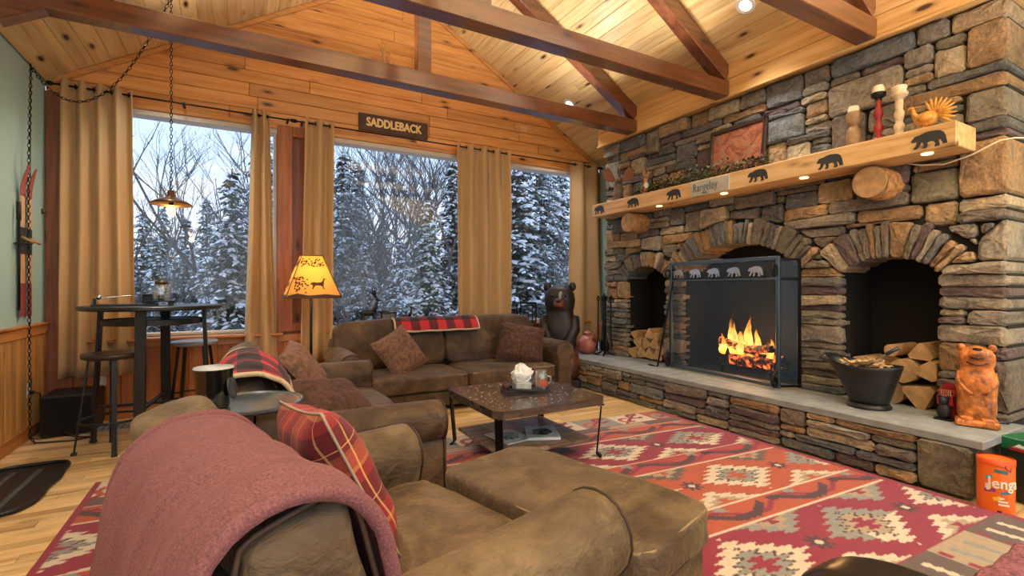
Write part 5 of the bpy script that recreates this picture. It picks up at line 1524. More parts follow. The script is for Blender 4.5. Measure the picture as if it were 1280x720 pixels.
MB().box((MX0-.016, pb.y, 2.252), (MX0-.001, pa.y, 2.405), .003).build('board', simple('sign_grey', (176, 172, 158), .6, var=.08, scale=14), rs, world=True)
I = wm(rs).inverted()
text_part('lettering', 'Rangeley', .12, simple('sign_blue', (86, 104, 120), .6), rs, I @ TR(MX0-.017, (pa.y+pb.y)/2+.05, 2.335) @ MF, stretch=.70)
text_part('lettering', 'Maine', .035, bpy.data.materials['sign_blue'], rs, I @ TR(MX0-.017, (pa.y+pb.y)/2+.05, 2.275) @ MF)
text_part('lettering', '44.9 N', .03, simple('sign_faint', (150, 148, 138), .6), rs, I @ TR(MX0-.017, (pa.y+pb.y)/2-.13, 2.34) @ MF) if False else None
wc = MB().tube([onX(1127, 203, 4.46), onX(1150, 206, 4.44), onX(1180, 205, 4.43), onX(1215, 193, 4.42), onX(1250, 175, 4.42), onX(1268, 172, 4.44), onX(1290, 172, 4.45)], .006, 6).build('lamp_cord', M['ivory'], None, smooth=True)
tag(wc, 'thin white cord hanging from the right end of the mantel', 'cord')
# ---- things on the mantel
pf_ = thing('framed_painting', 'dark framed red and orange picture leaning on the chimney above the mantel', 'painting', (4.40, (onX(886, 180, 4.4).y+onX(955, 165, 4.4).y)/2, MZ1), R(0))
A_ = onX(884, 180, 4.40); B_ = onX(955, 165, 4.40); W_ = A_.y-B_.y; H_ = .56
Mp = RY(R(7)) @ Matrix(((0, 0, -1, 0), (-1, 0, 0, 0), (0, 1, 0, 0), (0, 0, 0, 1)))
m = MB(); w2 = W_/2
for a, b in (((-w2, 0), (w2, .045)), ((-w2, H_-.045), (w2, H_)), ((-w2, .0), (-w2+.045, H_)), ((w2-.045, 0), (w2, H_))): m.box((a[0], a[1], 0), (b[0], b[1], .03), .006, Mp)
m.build('frame', simple('frame_dark', (58, 40, 36), .3), pf_)
def art():
    t = NT('abstract_print'); t.set(Roughness=.25)
    n = t.noise(t.coord(), 5.5, 6, .6, 1.6)
    t.l(t.ramp(n, [(.3, lin((84, 46, 38))), (.45, lin((140, 82, 62))), (.55, lin((168, 106, 76))), (.62, lin((120, 96, 88))), (.72, lin((190, 152, 128)))]), t.b.inputs['Base Color']); return t.m
MB().box((-w2+.04, .04, .004), (w2-.04, H_-.04, .014), 0, Mp).build('picture', art(), pf_)
gl = thing('mantel_garland', 'green and plum leaf garland lying along the mantel', 'garland', (4.25, 3.6, MZ1))
r6 = random.Random(8); ga = MB(); gb2 = MB(); gbr = MB()
ya_, yb_ = onX(793, 240, 4.22).y, onX(958, 195, 4.22).y
for k in range(1100):
    y = r6.uniform(yb_, ya_); x = r6.gauss(4.24, .035); z = MZ1+.015+abs(r6.gauss(0, .06))
    d = Vector((r6.uniform(-1, 1), r6.uniform(-1, 1), r6.uniform(-.2, 1))).normalized(); L = r6.uniform(.025, .06)
    sdv = d.cross(Vector((0, 0, 1))); sdv = sdv.normalized()*L*.28 if sdv.length > .01 else Vector((L*.25, 0, 0))
    p = Vector((x, y, z)); tgt = ga if r6.random() < .7 else gb2
    up = Vector((0, 0, L*.12))
    tgt.add([p, p+d*L*.5+sdv, p+d*L, p+d*L*.5-sdv, p+d*L*.5+up], [(0, 1, 4), (1, 2, 4), (2, 3, 4), (3, 0, 4)])
for k in range(60):
    y = r6.uniform(yb_, ya_); gbr.ell((r6.gauss(4.22, .03), y, MZ1+.02+abs(r6.gauss(0, .03))), (.009, .009, .009), 6, 4)
tag(ga.build('leaves', M['green_leaf'], gl, world=True), kind='stuff'); tag(gb2.build('plum_leaves', M['plum_leaf'], gl, world=True), kind='stuff'); tag(gbr.build('berries', M['plum_leaf'], gl, world=True, smooth=True), kind='stuff')
MB().tube([(4.25+.01*math.sin(k), yb_+(ya_-yb_)*k/20, MZ1+.012) for k in range(21)], .008, 6).build('stem', M['bark'], gl, world=True, smooth=True)
def stick(label, px, top, prof, tall):
    p = onX(px, 170, 4.30)
    t = thing('candlestick', label, 'candlestick', (4.30, p.y, MZ1), 0, 'candlesticks at the right end of the mantel')
    for nm, pr, mm in prof: MB().lathe(pr, 20, cap=True).build(nm, mm, t, smooth=True, angle=45)
q = 2.76-MZ1
stick('stout turned brown candlestick with low white candle', 1067, 0, [('stem', [(.052, 0), (.055, .02), (.052, .10), (.046, .15), (.034, .165), (.030, .18), (.045, .20), (.052, .23), (.054, .27), (.046, .295)], M['turned']), ('candle', [(.040, .295), (.040, .325), (.033, .34), (0, .343)], M['candle'])], 0)
stick('tall red and black turned candlestick', 1098, 0, [('base', [(.045, 0), (.045, .03), (.03, .045)], M['redpaint']), ('stem', [(.022, .045), (.018, .07), (.032, .10), (.034, .13), (.018, .16), (.02, .19), (.032, .22), (.026, .26), (.016, .29), (.022, .33)], M['redpaint']), ('cup', [(.025, .33), (.02, .345), (.045, .36), (.05, .378), (.05, .388)], M['blackpaint']), ('candle', [(.042, .388), (.04, .42), (.03, .445), (0, .452)], M['candle'])], 0)
stick('whitewashed turned candlestick with wide cup', 1124, 0, [('stem', [(.052, 0), (.05, .015), (.03, .03), (.026, .06), (.034, .08), (.034, .10), (.022, .125), (.03, .16), (.034, .19), (.022, .22), (.026, .26), (.024, .29)], M['whitewash']), ('cup', [(.026, .29), (.05, .315), (.056, .33), (.05, .345)], M['whitewash']), ('candle', [(.036, .345), (.05, .375), (.046, .39), (0, .385)], M['candle'])], 0)
tk = thing('turkey_figurine', 'golden turkey figurine with fanned tail at the mantel end', 'figurine', (4.26, onX(1158, 157, 4.26).y, MZ1))
MB().ell((0, 0, .085), (.05, .07, .055), 14, 8).tube([(0, .05, .10), (0, .075, .14), (0, .08, .175)], [.03, .018, .014], 8).ell((0, .09, .185), (.015, .022, .015), 8, 6).build('body', M['gold'], tk, smooth=True)
for k in range(11):
    a = R(-25+150*k/10); dy, dz = -math.sin(a), math.cos(a); b0 = Vector((.0, -.045, .10)); L = .125
    MB().tube([b0, b0+Vector((.0, dy*L*.6, dz*L*.6)), b0+Vector((.0, dy*L, dz*L))], [.006, .013, .004], 6, M=None).build('tail_feather', M['gold'], tk, smooth=True)
MB().ell((-.047, -.01, .085), (.014, .045, .03), 8, 6).build('wing', M['gold'], tk, smooth=True)
for s_ in (-.02, .02): MB().tube([(s_, .01, .04), (s_, .012, .0)], .006, 6).build('leg', M['gold'], tk, smooth=True)
mo = thing('moose_figurine', 'brown moose head figurine with broad antlers at the left end of the mantel', 'figurine', (4.28, onX(773, 235, 4.28).y, MZ1), R(-128))
MB().tube([(0, 0, 0), (0, 0, .12), (.03, 0, .24), (.06, 0, .28)], [.07, .06, .05, .045], 10).ell((.10, 0, .265), (.08, .04, .045), 10, 7).build('head', simple('moose_grey', (110, 96, 84), .6, var=.2, scale=20), mo, smooth=True)
for s_ in (-1, 1):
    m = MB()
    poly = [(0, 0), (.05, -.01), (.12, .0), (.17, .04), (.15, .06), (.185, .085), (.155, .09), (.18, .125), (.145, .12), (.155, .16), (.115, .14), (.11, .17), (.075, .135), (.05, .10), (.02, .04)]
    m.prism([(x*s_*1.0, y*1.15) for x, y in poly], -.008, .008, TR(.02, s_*.03, .27) @ RZ(R(90)) @ RX(R(80)) @ SC(1, 1, 1))
    m.build('antler', simple('moose_antler', (128, 78, 48), .5) if s_ < 0 else bpy.data.materials['moose_antler'], mo)
df = thing('fawn_figurine', 'tan deer figurine among the garland on the mantel', 'figurine', (4.24, onX(806, 232, 4.24).y, MZ1), R(-120))
mm = simple('fawn_tan', (196, 140, 86), .5, var=.15, scale=20)
MB().ell((0, 0, .07), (.09, .05, .07), 12, 8).tube([(.04, 0, .10), (.055, 0, .17), (.06, 0, .20)], [.04, .028, .024], 8).ell((.08, 0, .21), (.042, .024, .024), 8, 6).build('body', mm, df, smooth=True)
MB().ell((.07, 0, .10), (.03, .03, .045), 8, 6).build('bib', M['white'], df, smooth=True)
for s_ in (-1, 1): MB().ell((.055, s_*.026, .243), (.010, .014, .03), 8, 6).build('ear', mm, df, smooth=True)
# ================================================================== FIRE SCREEN, FIRE AND LOGS
HZ = .378
fs = thing('fire_screen', 'black framed fire screen with five silver bears and mesh panel', 'fire screen', (4.33, 3.3, HZ))
L_, R_ = Vector((4.36, 3.99, 0)), Vector((4.25, 2.64, 0))
top = 1.59
def P_(t, z): q = L_.lerp(R_, t); return Vector((q.x, q.y, z))
fm = MB()
for t in (0, 1): fm.bar(P_(t, HZ+.012), P_(t, top), .035, .03, (1, 0, 0), .003)
for z in (HZ+.03, top-.015): fm.bar(P_(0, z), P_(1, z), .03, .035, (0, 0, 1), .003)
fm.bar(P_(0, top-.205), P_(1, top-.205), .018, .018, (0, 0, 1), .002)
fm.build('frame', M['steel'], fs, world=True)
MB().add([P_(.01, HZ+.03), P_(.99, HZ+.03), P_(.99, top-.02), P_(.01, top-.02)], [(0, 1, 2, 3)]).build('mesh_panel', M['mesh'], fs, world=True)
RW, LW = Vector((4.44, 2.56, 0)), Vector((4.45, 4.08, 0))
for (A, Bq) in ((R_, RW), (L_, LW)):
    wfm = MB()
    for z in (HZ+.03, top-.205, top-.03): wfm.bar((A.x, A.y, z), (Bq.x, Bq.y, z), .022, .022, (0, 0, 1), .002)
    wfm.bar((Bq.x, Bq.y, HZ+.012), (Bq.x, Bq.y, top-.02), .024, .024, (1, 0, 0), .002)
    wf = wfm.build('side_wing', M['black'], fs, world=True)
    MB().add([(A.x, A.y, HZ+.03), (Bq.x, Bq.y, HZ+.03), (Bq.x, Bq.y, top-.03), (A.x, A.y, top-.03)], [(0, 1, 2, 3)]).build('mesh_panel', M['mesh'], wf, world=True)
du = (R_-L_).normalized(); nn = Vector((du.y, -du.x, 0)); nn = nn if nn.x < 0 else -nn
for k in range(5):
    p = P_(.10+.185*k, top-.135)+nn*.012
    s_ = .082
    Mb = Matrix(((du.x, 0, nn.x, p.x), (du.y, 0, nn.y, p.y), (0, 1, 0, p.z), (0, 0, 0, 1)))
    MB().prism([(x*s_, y*s_*1.05) for x, y in bear], 0, .014, Mb).build('silver_bear', M['silver'], fs, world=True)
for t in (0, 1):
    p = P_(t, 0); o_ = nn*.03
    def scroll(z0, sgn):
        pts = []
        for k in range(26):
            a = k/25*2.2*2*math.pi; r = .055*(1-k/25*.72); pts.append(p+o_+nn*(.02+r*math.cos(a)*.8)+Vector((0, 0, z0+sgn*r*math.sin(a)))+du*((t-.5)*.0))
        return pts
    MB().tube(scroll(HZ+.065, 1), .009, 6).tube([p+nn*.01+Vector((0, 0, HZ+.16)), p+nn*.07+Vector((0, 0, HZ+.13)), p+nn*.09+Vector((0, 0, HZ+.07))], .009, 6).build('scroll_foot', M['black'], fs, world=True, smooth=True)
    MB().tube([p+o_+Vector((0, 0, top-.06))+nn*(.0)+du*(.0)+Vector((0, 0, -.07+.05*math.cos(a)))+nn*(.035*math.sin(a)+.02) for a in [2*math.pi*k/20 for k in range(20)]], .009, 6, True).build('ring_handle', M['black'], fs, world=True, smooth=True)
MB().box((4.285, 3.25, top+.003), (4.315, 3.40, top+.010), .002).build('handle_plate', M['silver'], fs, world=True)
# grate, burning logs, flames
gt = thing('fire_grate', 'black iron grate holding the burning logs', 'grate', (4.74, 3.22, HZ))
m = MB()
for y in (2.95, 3.5): m.bar((4.60, y, HZ+.07), (4.90, y, HZ+.07), .02, .02)
for k in range(7):
    x = 4.58; y = 2.93+.097*k; m = m
    MB().tube([(4.60, y, HZ+.16), (4.605, y, HZ+.085), (4.88, y, HZ+.085), (4.90, y, HZ+.15)], .010, 6).build('bar', M['black'], gt, world=True, smooth=True)
m.build('rail', M['black'], gt, world=True)
for sx in (4.62, 4.88):
    for sy in (2.95, 3.5): MB().box((sx-.01, sy-.01, HZ), (sx+.01, sy+.01, HZ+.07)).build('leg', M['black'], gt, world=True)
def glow_log():
    t = NT('burning_log'); t.set(Roughness=.9)
    n = t.noise(t.coord(), 16, 5, .7); t.l(t.ramp(n, [(.4, lin((26, 22, 20))), (.6, lin((84, 62, 48)))]), t.b.inputs['Base Color'])
    t.l(t.ramp(n, [(.50, (0, 0, 0, 1)), (.60, (1.0, .12, .02, 1)), (.72, (1.0, .35, .06, 1))]), t.b.inputs['Emission Color']); t.b.inputs['Emission Strength'].default_value = 3.0
    t.bump(n, .8, .02); return t.m
M['glowlog'] = glow_log()
def log(name, label, p0, p1, r, mat, endm, group, seed, wedge=False):
    p0, p1 = Vector(p0), Vector(p1); t = thing(name, label, 'firewood', (p0+p1)/2, 0, group)
    d = (p1-p0).normalized(); ref = Vector((0, 0, 1)) if abs(d.z) < .9 else Vector((1, 0, 0)); a = d.cross(ref).normalized(); b = a.cross(d)
    r_ = random.Random(seed); n = 12
    if wedge:
        ph = r_.uniform(0, 6.28); ang_ = [ph+k*(2*math.pi/3) for k in range(3)]; sect = []
        for k in range(3):
            for e in (-.20, .20): sect.append((math.cos(ang_[k]+e)*r*1.15*r_.uniform(.9, 1.1), math.sin(ang_[k]+e)*r*1.1))
    else: sect = [(r*math.cos(2*math.pi*k/n)*r_.uniform(.92, 1.08), r*math.sin(2*math.pi*k/n)*r_.uniform(.92, 1.08)) for k in range(n)]
    n = len(sect); v = []; f = []
    for q in (0, .5, 1):
        c = p0.lerp(p1, q)
        for (x, y) in sect: v.append(c+a*x+b*y)
    for i in range(2):
        for k in range(n): f.append((i*n+k, i*n+(k+1) % n, (i+1)*n+(k+1) % n, (i+1)*n+k))
    MB().add(v, f).build('bark_side', mat, t, world=True, smooth=not wedge)
    e0 = [p0+a*x+b*y for x, y in sect]; e1 = [p1+a*x+b*y for x, y in sect]
    MB().add(e0, [tuple(range(n))]).build('cut_end', endm, t, world=True); MB().add(e1, [tuple(range(n))[::-1]]).build('cut_end', endm, t, world=True)
for (lab, p0, p1, r) in (('charred log lying along the front of the fire', (4.66, 2.90, HZ+.15), (4.68, 3.44, HZ+.15), .06), ('charred log at the back of the fire', (4.84, 2.95, HZ+.16), (4.82, 3.55, HZ+.17), .06),
        ('burning log leaning up to the left in the fire', (4.70, 3.60, HZ+.34), (4.80, 3.10, HZ+.20), .04), ('burning log crossing the top of the fire', (4.80, 3.52, HZ+.24), (4.70, 2.98, HZ+.30), .04)):
    log('burning_log', lab, p0, p1, r, M['glowlog'], M['charred'], 'logs burning in the fireplace', len(lab))
def flame_mat():
    t = NT('flame'); t.t.nodes.remove(t.b)
    tc = t.n('ShaderNodeTexCoord'); sp_ = t.n('ShaderNodeSeparateXYZ'); t.l(tc.outputs['Generated'], sp_.inputs[0])
    col = t.ramp(sp_.outputs['Z'], [(0, (1.0, .30, .03, 1)), (.35, (1.0, .55, .12, 1)), (.65, (1.0, .42, .06, 1)), (1, (.9, .14, .01, 1))])
    em = t.n('ShaderNodeEmission'); em.inputs[1].default_value = 3.2; t.l(col, em.inputs[0])
    tr = t.n('ShaderNodeBsdfTransparent'); n = t.noise(t.coord((6, 6, 2.2)), 3.0, 3)
    fac = t.ramp(t.math('ADD', t.math('MULTIPLY', sp_.outputs['Z'], .35), n), [(.50, (.85, .85, .85, 1)), (.85, (.0, .0, .0, 1))])
    mx = t.n('ShaderNodeMixShader'); t.l(fac, mx.inputs[0]); t.l(tr.outputs[0], mx.inputs[1]); t.l(em.outputs[0], mx.inputs[2]); t.l(mx.outputs[0], t.out.inputs[0]); return t.m
M['flame'] = flame_mat()
fi = thing('fire', 'bright orange flames rising from the logs in the fireplace', 'fire', (4.74, 3.24, HZ+.18))
r7 = random.Random(5)
for (y, h, w) in ((3.40, .36, .055), (3.22, .34, .05), (3.31, .24, .06), (3.47, .18, .04), (3.13, .24, .04), (3.04, .15, .05), (2.95, .17, .04), (3.54, .12, .04), (3.27, .16, .05), (3.36, .15, .07), (3.18, .13, .06), (3.08, .11, .05)):
    x = 4.74+r7.uniform(-.06, .06); ph = r7.uniform(0, 6)
    y += .07; h *= 1.3; w *= 1.15
    def fl_(u, v):
        s = v; rad = w*(math.sin(math.pi*min(s*.9+.12, 1))**.8)*(1-s*.55); sway = .035*s*math.sin(s*5+ph); rad *= 1+.45*noise.noise(Vector((math.cos(u*6.283)*2+ph, math.sin(u*6.283)*2, s*4-ph)))
        return (x+rad*.55*math.cos(u*2*math.pi)+sway*.5, y+rad*math.cos(u*2*math.pi+math.pi/2)+sway, HZ+.19+h*s)
    MB().grid(fl_, 14, 12, closeu=True).build('flame_tongue', M['flame'], fi, smooth=True, world=True)
light('fire_light', 'POINT', (4.70, 3.25, HZ+.38), 14, (1.0, .48, .16), .12)
# split wood in the left niche
k = 0
r8 = random.Random(21)
ORD = ('first', 'second', 'third', 'fourth', 'fifth')
for rw, row in (('bottom', ((4.80, .455, .075), (4.66, .455, .075), (4.52, .455, .075), (4.38, .455, .075), (4.29, .52, .06))), ('middle', ((4.73, .585, .075), (4.58, .585, .075), (4.43, .59, .075))), ('top', ((4.78, .69, .06), (4.50, .71, .07), (4.38, .70, .055)))):
    for i_, (y, z, rr_) in enumerate(row):
        k += 1
        log('split_log', 'split log in the %s row of the left niche, %s from the window side' % (rw, ORD[i_]), (4.53+r8.uniform(-.02, .03), y, z), (4.93, y, z), rr_, M['splitwood'], M['splitwood'], 'split logs in the left niche', k, True)
for rw, row in (('bottom', ((2.12, .475, .095), (1.90, .475, .10), (1.70, .475, .095))), ('middle', ((2.13, .655, .065), (2.02, .64, .09), (1.80, .655, .095), (1.65, .67, .075))), ('top', ((1.90, .80, .05), (1.70, .80, .07)))):
    for i_, (y, z, rr_) in enumerate(row):
        k += 1
        log('firewood_log', 'firewood log in the %s row of the right niche, %s from the fire side' % (rw, ORD[i_]), (4.53+r8.uniform(-.02, .03), y, z), (4.93, y, z), rr_, M['splitwood'], M['log_end'], 'firewood in the right niche', k, k % 2 == 0)
# ---- tools, kettle, poker
ts = thing('fire_tool_set', 'black iron fireplace tool set on the hearth left of the niche', 'fire tools', (4.36, 5.17, HZ))
MB().tube([(.0, 0, .03), (0, 0, .80)], .013, 8).tube([(-.0, -.05, .78), (0, 0, .84), (0, .05, .78)], .010, 6).tube([(-.08, -.06, .76), (0, 0, .80), (.08, .06, .76)], .010, 6).build('stand_post', M['black'], ts, smooth=True)
for a in range(4):
    c, s_ = math.cos(R(45+90*a)), math.sin(R(45+90*a)); MB().tube([(0, 0, .10), (.05*c, .05*s_, .04), (.12*c, .12*s_, .008), (.14*c, .14*s_, .03)], .010, 6).build('scroll_leg', M['black'], ts, smooth=True)
tw = [(-.07, -.055), (.07, .055), (.07, -.05), (-.07, .05)]
for i, (x, y) in enumerate(tw):
    m = MB(); m.tube([(x, y, .20), (x, y, .76)], .010, 6).tube([(x+.018*math.cos(q), y+.018*math.sin(q)*0, .78+.03*math.sin(q)) for q in [2*math.pi*k/12 for k in range(12)]], .008, 5, True)
    if i == 0: m.box((x-.045, y-.006, .08), (x+.045, y+.006, .22), .004)
    elif i == 1: m.lathe([(.012, .22), (.04, .16), (.045, .06), (.04, .05)], 12, TR(x, y, 0))
    elif i == 2: m.tube([(x, y, .20), (x+.03, y, .14), (x+.005, y, .09)], .010, 6)
    else: m.tube([(x, y, .20), (x-.02, y, .12), (x, y, .06)], .010, 6)
    m.build(('shovel', 'brush', 'poker', 'tongs')[i], M['black'], ts, smooth=True, angle=50)
kt = thing('copper_kettle', 'round copper coloured kettle on the far end of the hearth', 'kettle', (4.27, 5.43, HZ))
MB().lathe([(0, .0), (.09, .0), (.145, .06), (.155, .13), (.13, .20), (.08, .245), (.05, .255), (.05, .285), (.06, .29)], 28, cap=False).build('body', M['copper'], kt, smooth=True)
MB().lathe([(.055, .288), (.03, .31), (.012, .315), (.014, .335), (0, .34)], 18, cap=False).build('lid', M['copper'], kt, smooth=True)
MB().tube([(.02, -.12, .19), (.04, -.17, .28), (.05, -.22, .40), (.05, -.25, .46)], [.04, .028, .02, .018], 10).build('spout', M['copper'], kt, smooth=True)
MB().tube([(-.14, .0, .16), (-.20, .02, .18), (-.20, .02, .08), (-.13, 0, .06)], .010, 6).build('handle', M['copper'], kt, smooth=True)
pk = thing('poker', 'long iron poker leaning against the left edge of the fire screen', 'poker', (4.30, 4.17, HZ))
b0 = onZ(822, 457, HZ+.008); b0.x = 4.26; b0 = Vector((4.25, onX(822, 455, 4.25).y, HZ+.008)); t0 = onX(842, 347, 4.36)
MB().tube([b0+Vector((0, .14, .0)), b0+Vector((0, .10, -.001)), b0, b0.lerp(t0, .5), t0], .010, 7).build('rod', M['black'], pk, smooth=True, world=True)
MB().tube([t0+Vector((0, .035*math.sin(q), .05+.045*-math.cos(q))) for q in [2*math.pi*k/16 for k in range(16)]], .007, 6, True).build('loop_handle', M['black'], pk, smooth=True, world=True)
# ---- bucket with kindling
cb = thing('coal_scuttle', 'flared black coal scuttle full of kindling on the hearth', 'bucket', (4.26, 1.92, HZ), R(0))
def scut(u, v):
    a = u*2*math.pi; c, s_ = math.cos(a), math.sin(a)
    z = .03+.29*v; r = .125+.095*v
    lip = .05*max(0, s_)**2*v*v*1.3
    return (c*r*.82, s_*(r+.10*v*v*max(0, s_)), z+lip+.015*v*max(0, -s_))
MB().grid(scut, 36, 10, closeu=True).build('bucket', M['black'] if False else simple('dark_scuttle', (44, 46, 46), .4, metal=.4, var=.2, scale=8), cb, smooth=True, mods=[SOL(.004)])
MB().lathe([(0, .0), (.145, 0), (.148, .012), (.13, .035), (0, .036)], 28, cap=False).build('foot_ring', bpy.data.materials['dark_scuttle'], cb, smooth=True)
for i in range(36):
    a = r8.uniform(0, 6.28); rr_ = r8.uniform(0, .15); c = Vector((rr_*math.cos(a)*.8, rr_*math.sin(a)*1.1+.02, .29+r8.uniform(0, .07))); d = Vector((r8.uniform(-1, 1), r8.uniform(-1, 1), r8.uniform(-.25, .35))).normalized()
    MB().bar(c-d*.05, c+d*.05, r8.uniform(.015, .03), r8.uniform(.008, .014), (0, 0, 1), .002).build('kindling_chip', M['splitwood'], cb)
sh = thing('scuttle_shovel', 'hand shovel with dark blue handle stuck in the coal scuttle', 'shovel', (4.24, 1.82, HZ+.36))
MB().bar((4.20, 1.90, HZ+.34), (4.24, 1.80, HZ+.42), .05, .006).build('blade', simple('shovel_steel', (150, 160, 150), .3, metal=.7), sh, world=True)
MB().tube([(4.24, 1.80, HZ+.42), (4.27, 1.73, HZ+.475)], .013, 8).build('handle', simple('navy_grip', (38, 52, 72), .4), sh, world=True, smooth=True)
# ---- carved bears
def carved(name, label, loc, rz, H, fur, belly, base, up=False, wy=1.0):
    """upright chainsaw-carved bear, height 1.0 before scaling, facing +x"""
    t = thing(name, label, 'carving', loc, rz); S = SC(H, H*wy, H)
    col_ = [(.06, .165, .14), (.16, .18, .15), (.25, .185, .15), (.36, .18, .145), (.46, .19, .15), (.55, .195, .15), (.62, .182, .14), (.68, .158, .128), (.72, .15, .125), (.77, .164, .138), (.83, .174, .142), (.89, .166, .135), (.94, .132, .112), (.97, .075, .07), (.985, .0, .0)]
    def ring_(u, v):
        q = v*(len(col_)-1); i_ = min(int(q), len(col_)-2); e_ = q-i_; z, ry, rx = [col_[i_][m_]*(1-e_)+col_[i_+1][m_]*e_ for m_ in range(3)]
        a = u*2*math.pi; c, s2 = math.cos(a), math.sin(a); kk = (abs(c)**3+abs(s2)**3)**(1/3)
        n_ = 1+.05*noise.noise(Vector((c*3, s2*3, z*9)))
        return (c/kk*rx*n_*H, s2/kk*ry*n_*H*wy, z*H)
    hd = MB().grid(ring_, 30, 42, closeu=True).build('body', fur, t, smooth=True)
    if up:          # snout lifted, mouth lines below it, a carved V of fur on the chest
        MB().ell((.105, 0, .885), (.075, .095, .085), 12, 8, S).build('muzzle', belly, hd, smooth=True)
        MB().ell((.145, 0, .955), (.035, .048, .018), 10, 6, S @ TR(0, 0, 0)).build('nose', M['beardark'], hd, smooth=True)
        for z_, w_ in ((.845, .085), (.765, .105)):
            MB().tube([(.115, -w_, z_+.03), (.165, -w_*.5, z_+.004), (.178, 0, z_-.004), (.165, w_*.5, z_+.004), (.115, w_, z_+.03)], .008*H/.54, 5, M=S).build('mouth_line', M['beardark'], hd, smooth=True)
        for q in range(4):
            MB().tube([(.10, -.125+.022*q, .70-.02*q), (.155, 0, .50-.015*q+.04*q), (.10, .125-.022*q, .70-.02*q)], .009, 5, M=S).build('carved_ridge', belly, t, smooth=True)
    else:
        MB().ell((.15, 0, .80), (.085, .068, .058), 12, 8, S).build('muzzle', belly, hd, smooth=True)
        MB().tube([(.13, .02, .90), (.17, .015, .87), (.21, .012, .845)], [.018*H, .016*H, .014*H], 6, M=S).build('nose_highlight', simple('painted_highlight', (120, 124, 122), .45), hd, smooth=True)  # highlight along the snout, painted as a paler grey strip
        MB().ell((.225, 0, .825), (.022, .028, .018), 8, 6, S).build('nose', M['blackpaint'], hd, smooth=True)
        MB().tube([(.195, -.05, .775), (.22, 0, .768), (.195, .05, .775)], .006, 5, M=S).build('mouth', M['blackpaint'], hd, smooth=True)
    for s_ in (-1, 1):
        MB().ell((-.005, s_*.142, .962), (.028, .046, .046), 10, 6, S).build('ear', fur, hd, smooth=True)
        if not up: MB().ell((.135, s_*.075, .875), (.014, .014, .014), 8, 6, S).build('eye', M['blackpaint'], hd, smooth=True)
        MB().tube([(.04, s_*.155, .66), (.09, s_*.165, .55), (.13, s_*.11, .45), (.15, s_*.05, .40)], [.05*H, .05*H, .042*H, .038*H], 10, M=S).build('arm', fur, t, smooth=True)
        MB().tube([(.0, s_*.10, .30), (.06, s_*.115, .22), (.07, s_*.105, .13), (.08, s_*.10, .08)], [.085*H, .085*H, .075*H, .07*H], 10, M=S).build('leg', belly, t, smooth=True)
        ft = MB().cush((.12, s_*.095, .085), (.17, .13, .07), 7, 4, 0, M=S).build('paw', fur, t, smooth=True)
        for q in range(4): MB().ell((.205, s_*.095-.045+.03*q, .075), (.018, .011, .012), 6, 5, S).build('claw', belly, ft, smooth=True)
    MB().ell((.085, 0, .40), (.065, .10, .16), 12, 8, S).build('belly', belly, t, smooth=True)
    MB().box((-.16*H, -.20*H, 0), (.22*H, .20*H, .085*H), .012).build('base', base, t)
carved('carved_bear', 'large dark carved wooden bear standing between sofa and fireplace', (3.73, 5.34, 0), R(-128), 1.37, M['beardark'], M['bearred'], M['beardark'], False, .86)
carved('carved_bear', 'small honey-coloured carved bear on the right end of the hearth', (4.33, 1.31, HZ), R(-160), .54, M['bearwood'], M['bearwood'], M['bearwood'], True)
mh = thing('match_holder', 'red and black match holder with a little bear beside the honey-coloured carving', 'match holder', (4.37, 1.47, HZ), R(0))
MB().box((-.03, -.05, 0), (.03, .05, .20), .006).lathe([(0, -.006), (.05, -.006), (.05, .006), (0, .006)], 18, TR(.024, 0, .20) @ RY(R(90)), cap=False).build('back_plate', M['redpaint'], mh)
MB().box((-.07, -.045, .10), (-.02, .045, .17), .004).build('match_cup', M['redpaint'], mh)
for i in range(5): MB().box((-.055+.004*i, -.03+.014*i, .12), (-.050+.004*i, -.025+.014*i, .205)).build('match', M['splitwood'], mh)
MB().ell((-.075, .0, .06), (.032, .042, .06), 10, 8).ell((-.085, 0, .135), (.028, .03, .03), 10, 8).ell((-.075, -.025, .162), (.01, .012, .012), 6, 5).ell((-.075, .025, .162), (.01, .012, .012), 6, 5).box((-.11, -.05, 0), (-.03, .05, .012), .003).build('little_bear', M['grey_deer'], mh, smooth=True)
# ================================================================== GAME BOXES BY THE HEARTH
jg = thing('game_canister', 'orange cardboard game canister with white lettering by the hearth end', 'canister', (3.87, 1.085, 0), R(0))
JR, JH = .082, .30
MB().lathe([(JR, .0), (JR, JH-.01), (JR-.004, JH), (0, JH)], 32).build('tube', simple('orange_card', (238, 110, 26), .35), jg, smooth=True, angle=40)
MB().lathe([(JR+.002, JH-.03), (JR+.002, JH+.004), (JR-.006, JH+.006)], 32, cap=False).build('lid', simple('orange_lid', (226, 84, 20), .4), jg, smooth=True)
MB().tube([(-.05, -.05, JH), (-.065, -.06, JH-.03), (-.045, -.075, JH-.05), (-.02, -.07, JH-.01)], .003, 5).build('cord_handle', M['redpaint'], jg, smooth=True)
def wrap(mb_, r, zc, a0):
    mb_.v = [(r*math.cos(a0+x/r) if False else (r+z)*math.cos(a0+x/r), (r+z)*math.sin(a0+x/r), zc+y) for (x, y, z) in mb_.v]
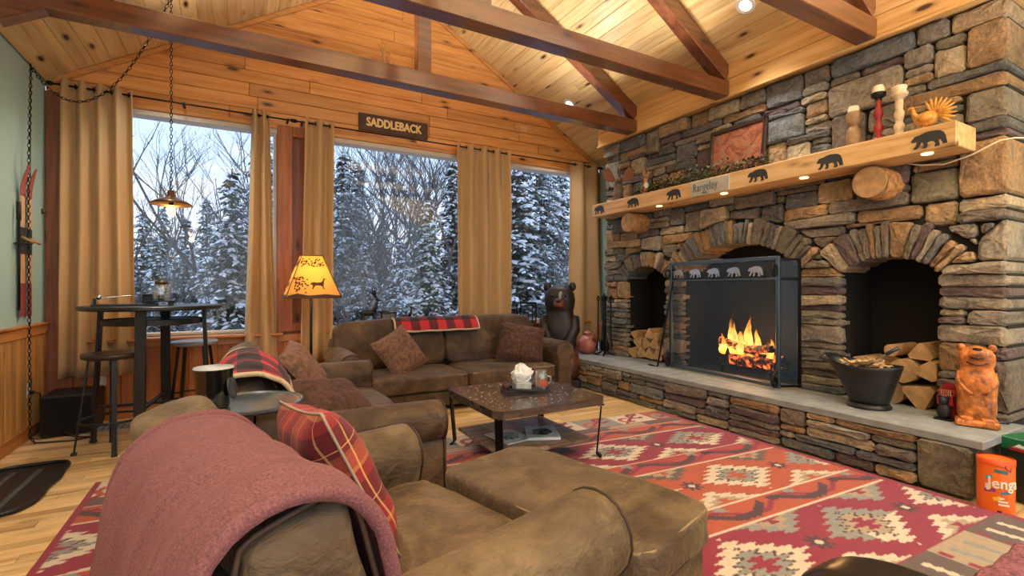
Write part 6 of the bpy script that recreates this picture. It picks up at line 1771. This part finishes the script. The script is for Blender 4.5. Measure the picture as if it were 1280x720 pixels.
def wrap_text(nm, body, size, mat, a0, zc, st=1.0, bold=0.0):
    me = text_mesh(body, size, .0006); vv = [v.co for v in me.vertices]; mb_ = MB()
    for q_, (dx, dy) in enumerate(((0, 0),) if not bold else ((0, 0), (bold, 0), (-bold, 0), (0, bold), (0, -bold))):
        mb_.add([(v.x*st+dx, v.y+dy, v.z+.0026+.0002*q_) for v in vv], [tuple(p.vertices) for p in me.polygons])
    wrap(mb_, JR, zc, a0); mb_.build(nm, mat, jg)
fa = math.atan2(-1.085, -3.87)+.18
wrap_text('lettering', 'Jenga', .085, simple('cream_ink', (246, 232, 206), .5), fa+.28, .175, .82, .002)
for i, (da, z, w, h, c, tl) in enumerate(((-.55, .205, .035, .018, (84, 160, 190), .5), (-.5, .13, .05, .02, (150, 60, 140), .2), (.1, .245, .06, .02, (70, 120, 120), -.1), (.35, .125, .05, .014, (80, 130, 150), .2), (-.62, .15, .02, .03, (240, 230, 220), 0), (-.12, .088, .035, .022, (244, 190, 60), .4), (.12, .092, .02, .010, (246, 232, 206), 0), (.2, .074, .045, .010, (246, 232, 206), -.05), (.25, .056, .05, .011, (246, 232, 206), -.08), (.0, .015, .02, .012, (70, 40, 20), 0))):
    mb_ = MB().grid(lambda u, v: ((u-.5)*w*math.cos(tl)-(v-.5)*h*math.sin(tl), (u-.5)*w*math.sin(tl)+(v-.5)*h*math.cos(tl), .0012), 8, 3)
    wrap(mb_, JR, z, fa+da); mb_.build('printed_block', simple('ink_%d' % i, c, .5), jg)
gb_ = thing('green_game_box', 'tall green and black boxed game standing at the right edge', 'box', (4.27, 1.02, 0), R(-14))
MB().box((-.13, -.20, 0), (.16, .10, .30), .004).build('lower_box', simple('dark_box', (34, 40, 36), .4), gb_)
MB().box((-.133, -.203, .30), (.163, .103, .375), .004).build('upper_box', simple('green_box', (24, 104, 66), .35), gb_)
MB().prism([(-.10, -.03), (-.06, .02), (-.04, .005), (0, .05), (.03, .02), (.05, .03), (.09, -.03)], 0, .002, TR(-.134, -.05, .335) @ Matrix(((0, 0, -1, 0), (-1, 0, 0, 0), (0, 1, 0, 0), (0, 0, 0, 1))) @ SC(.9, .6, 1)).build('mountain_logo', M['white'], gb_)
MB().box((-.136, -.15, .30), (-.132, .05, .325), 0).build('red_band', M['redpaint'], gb_)
MB().box((-.02, -.06, .375), (.05, .02, .395), .002).build('card_scrap', M['ivory'], gb_)
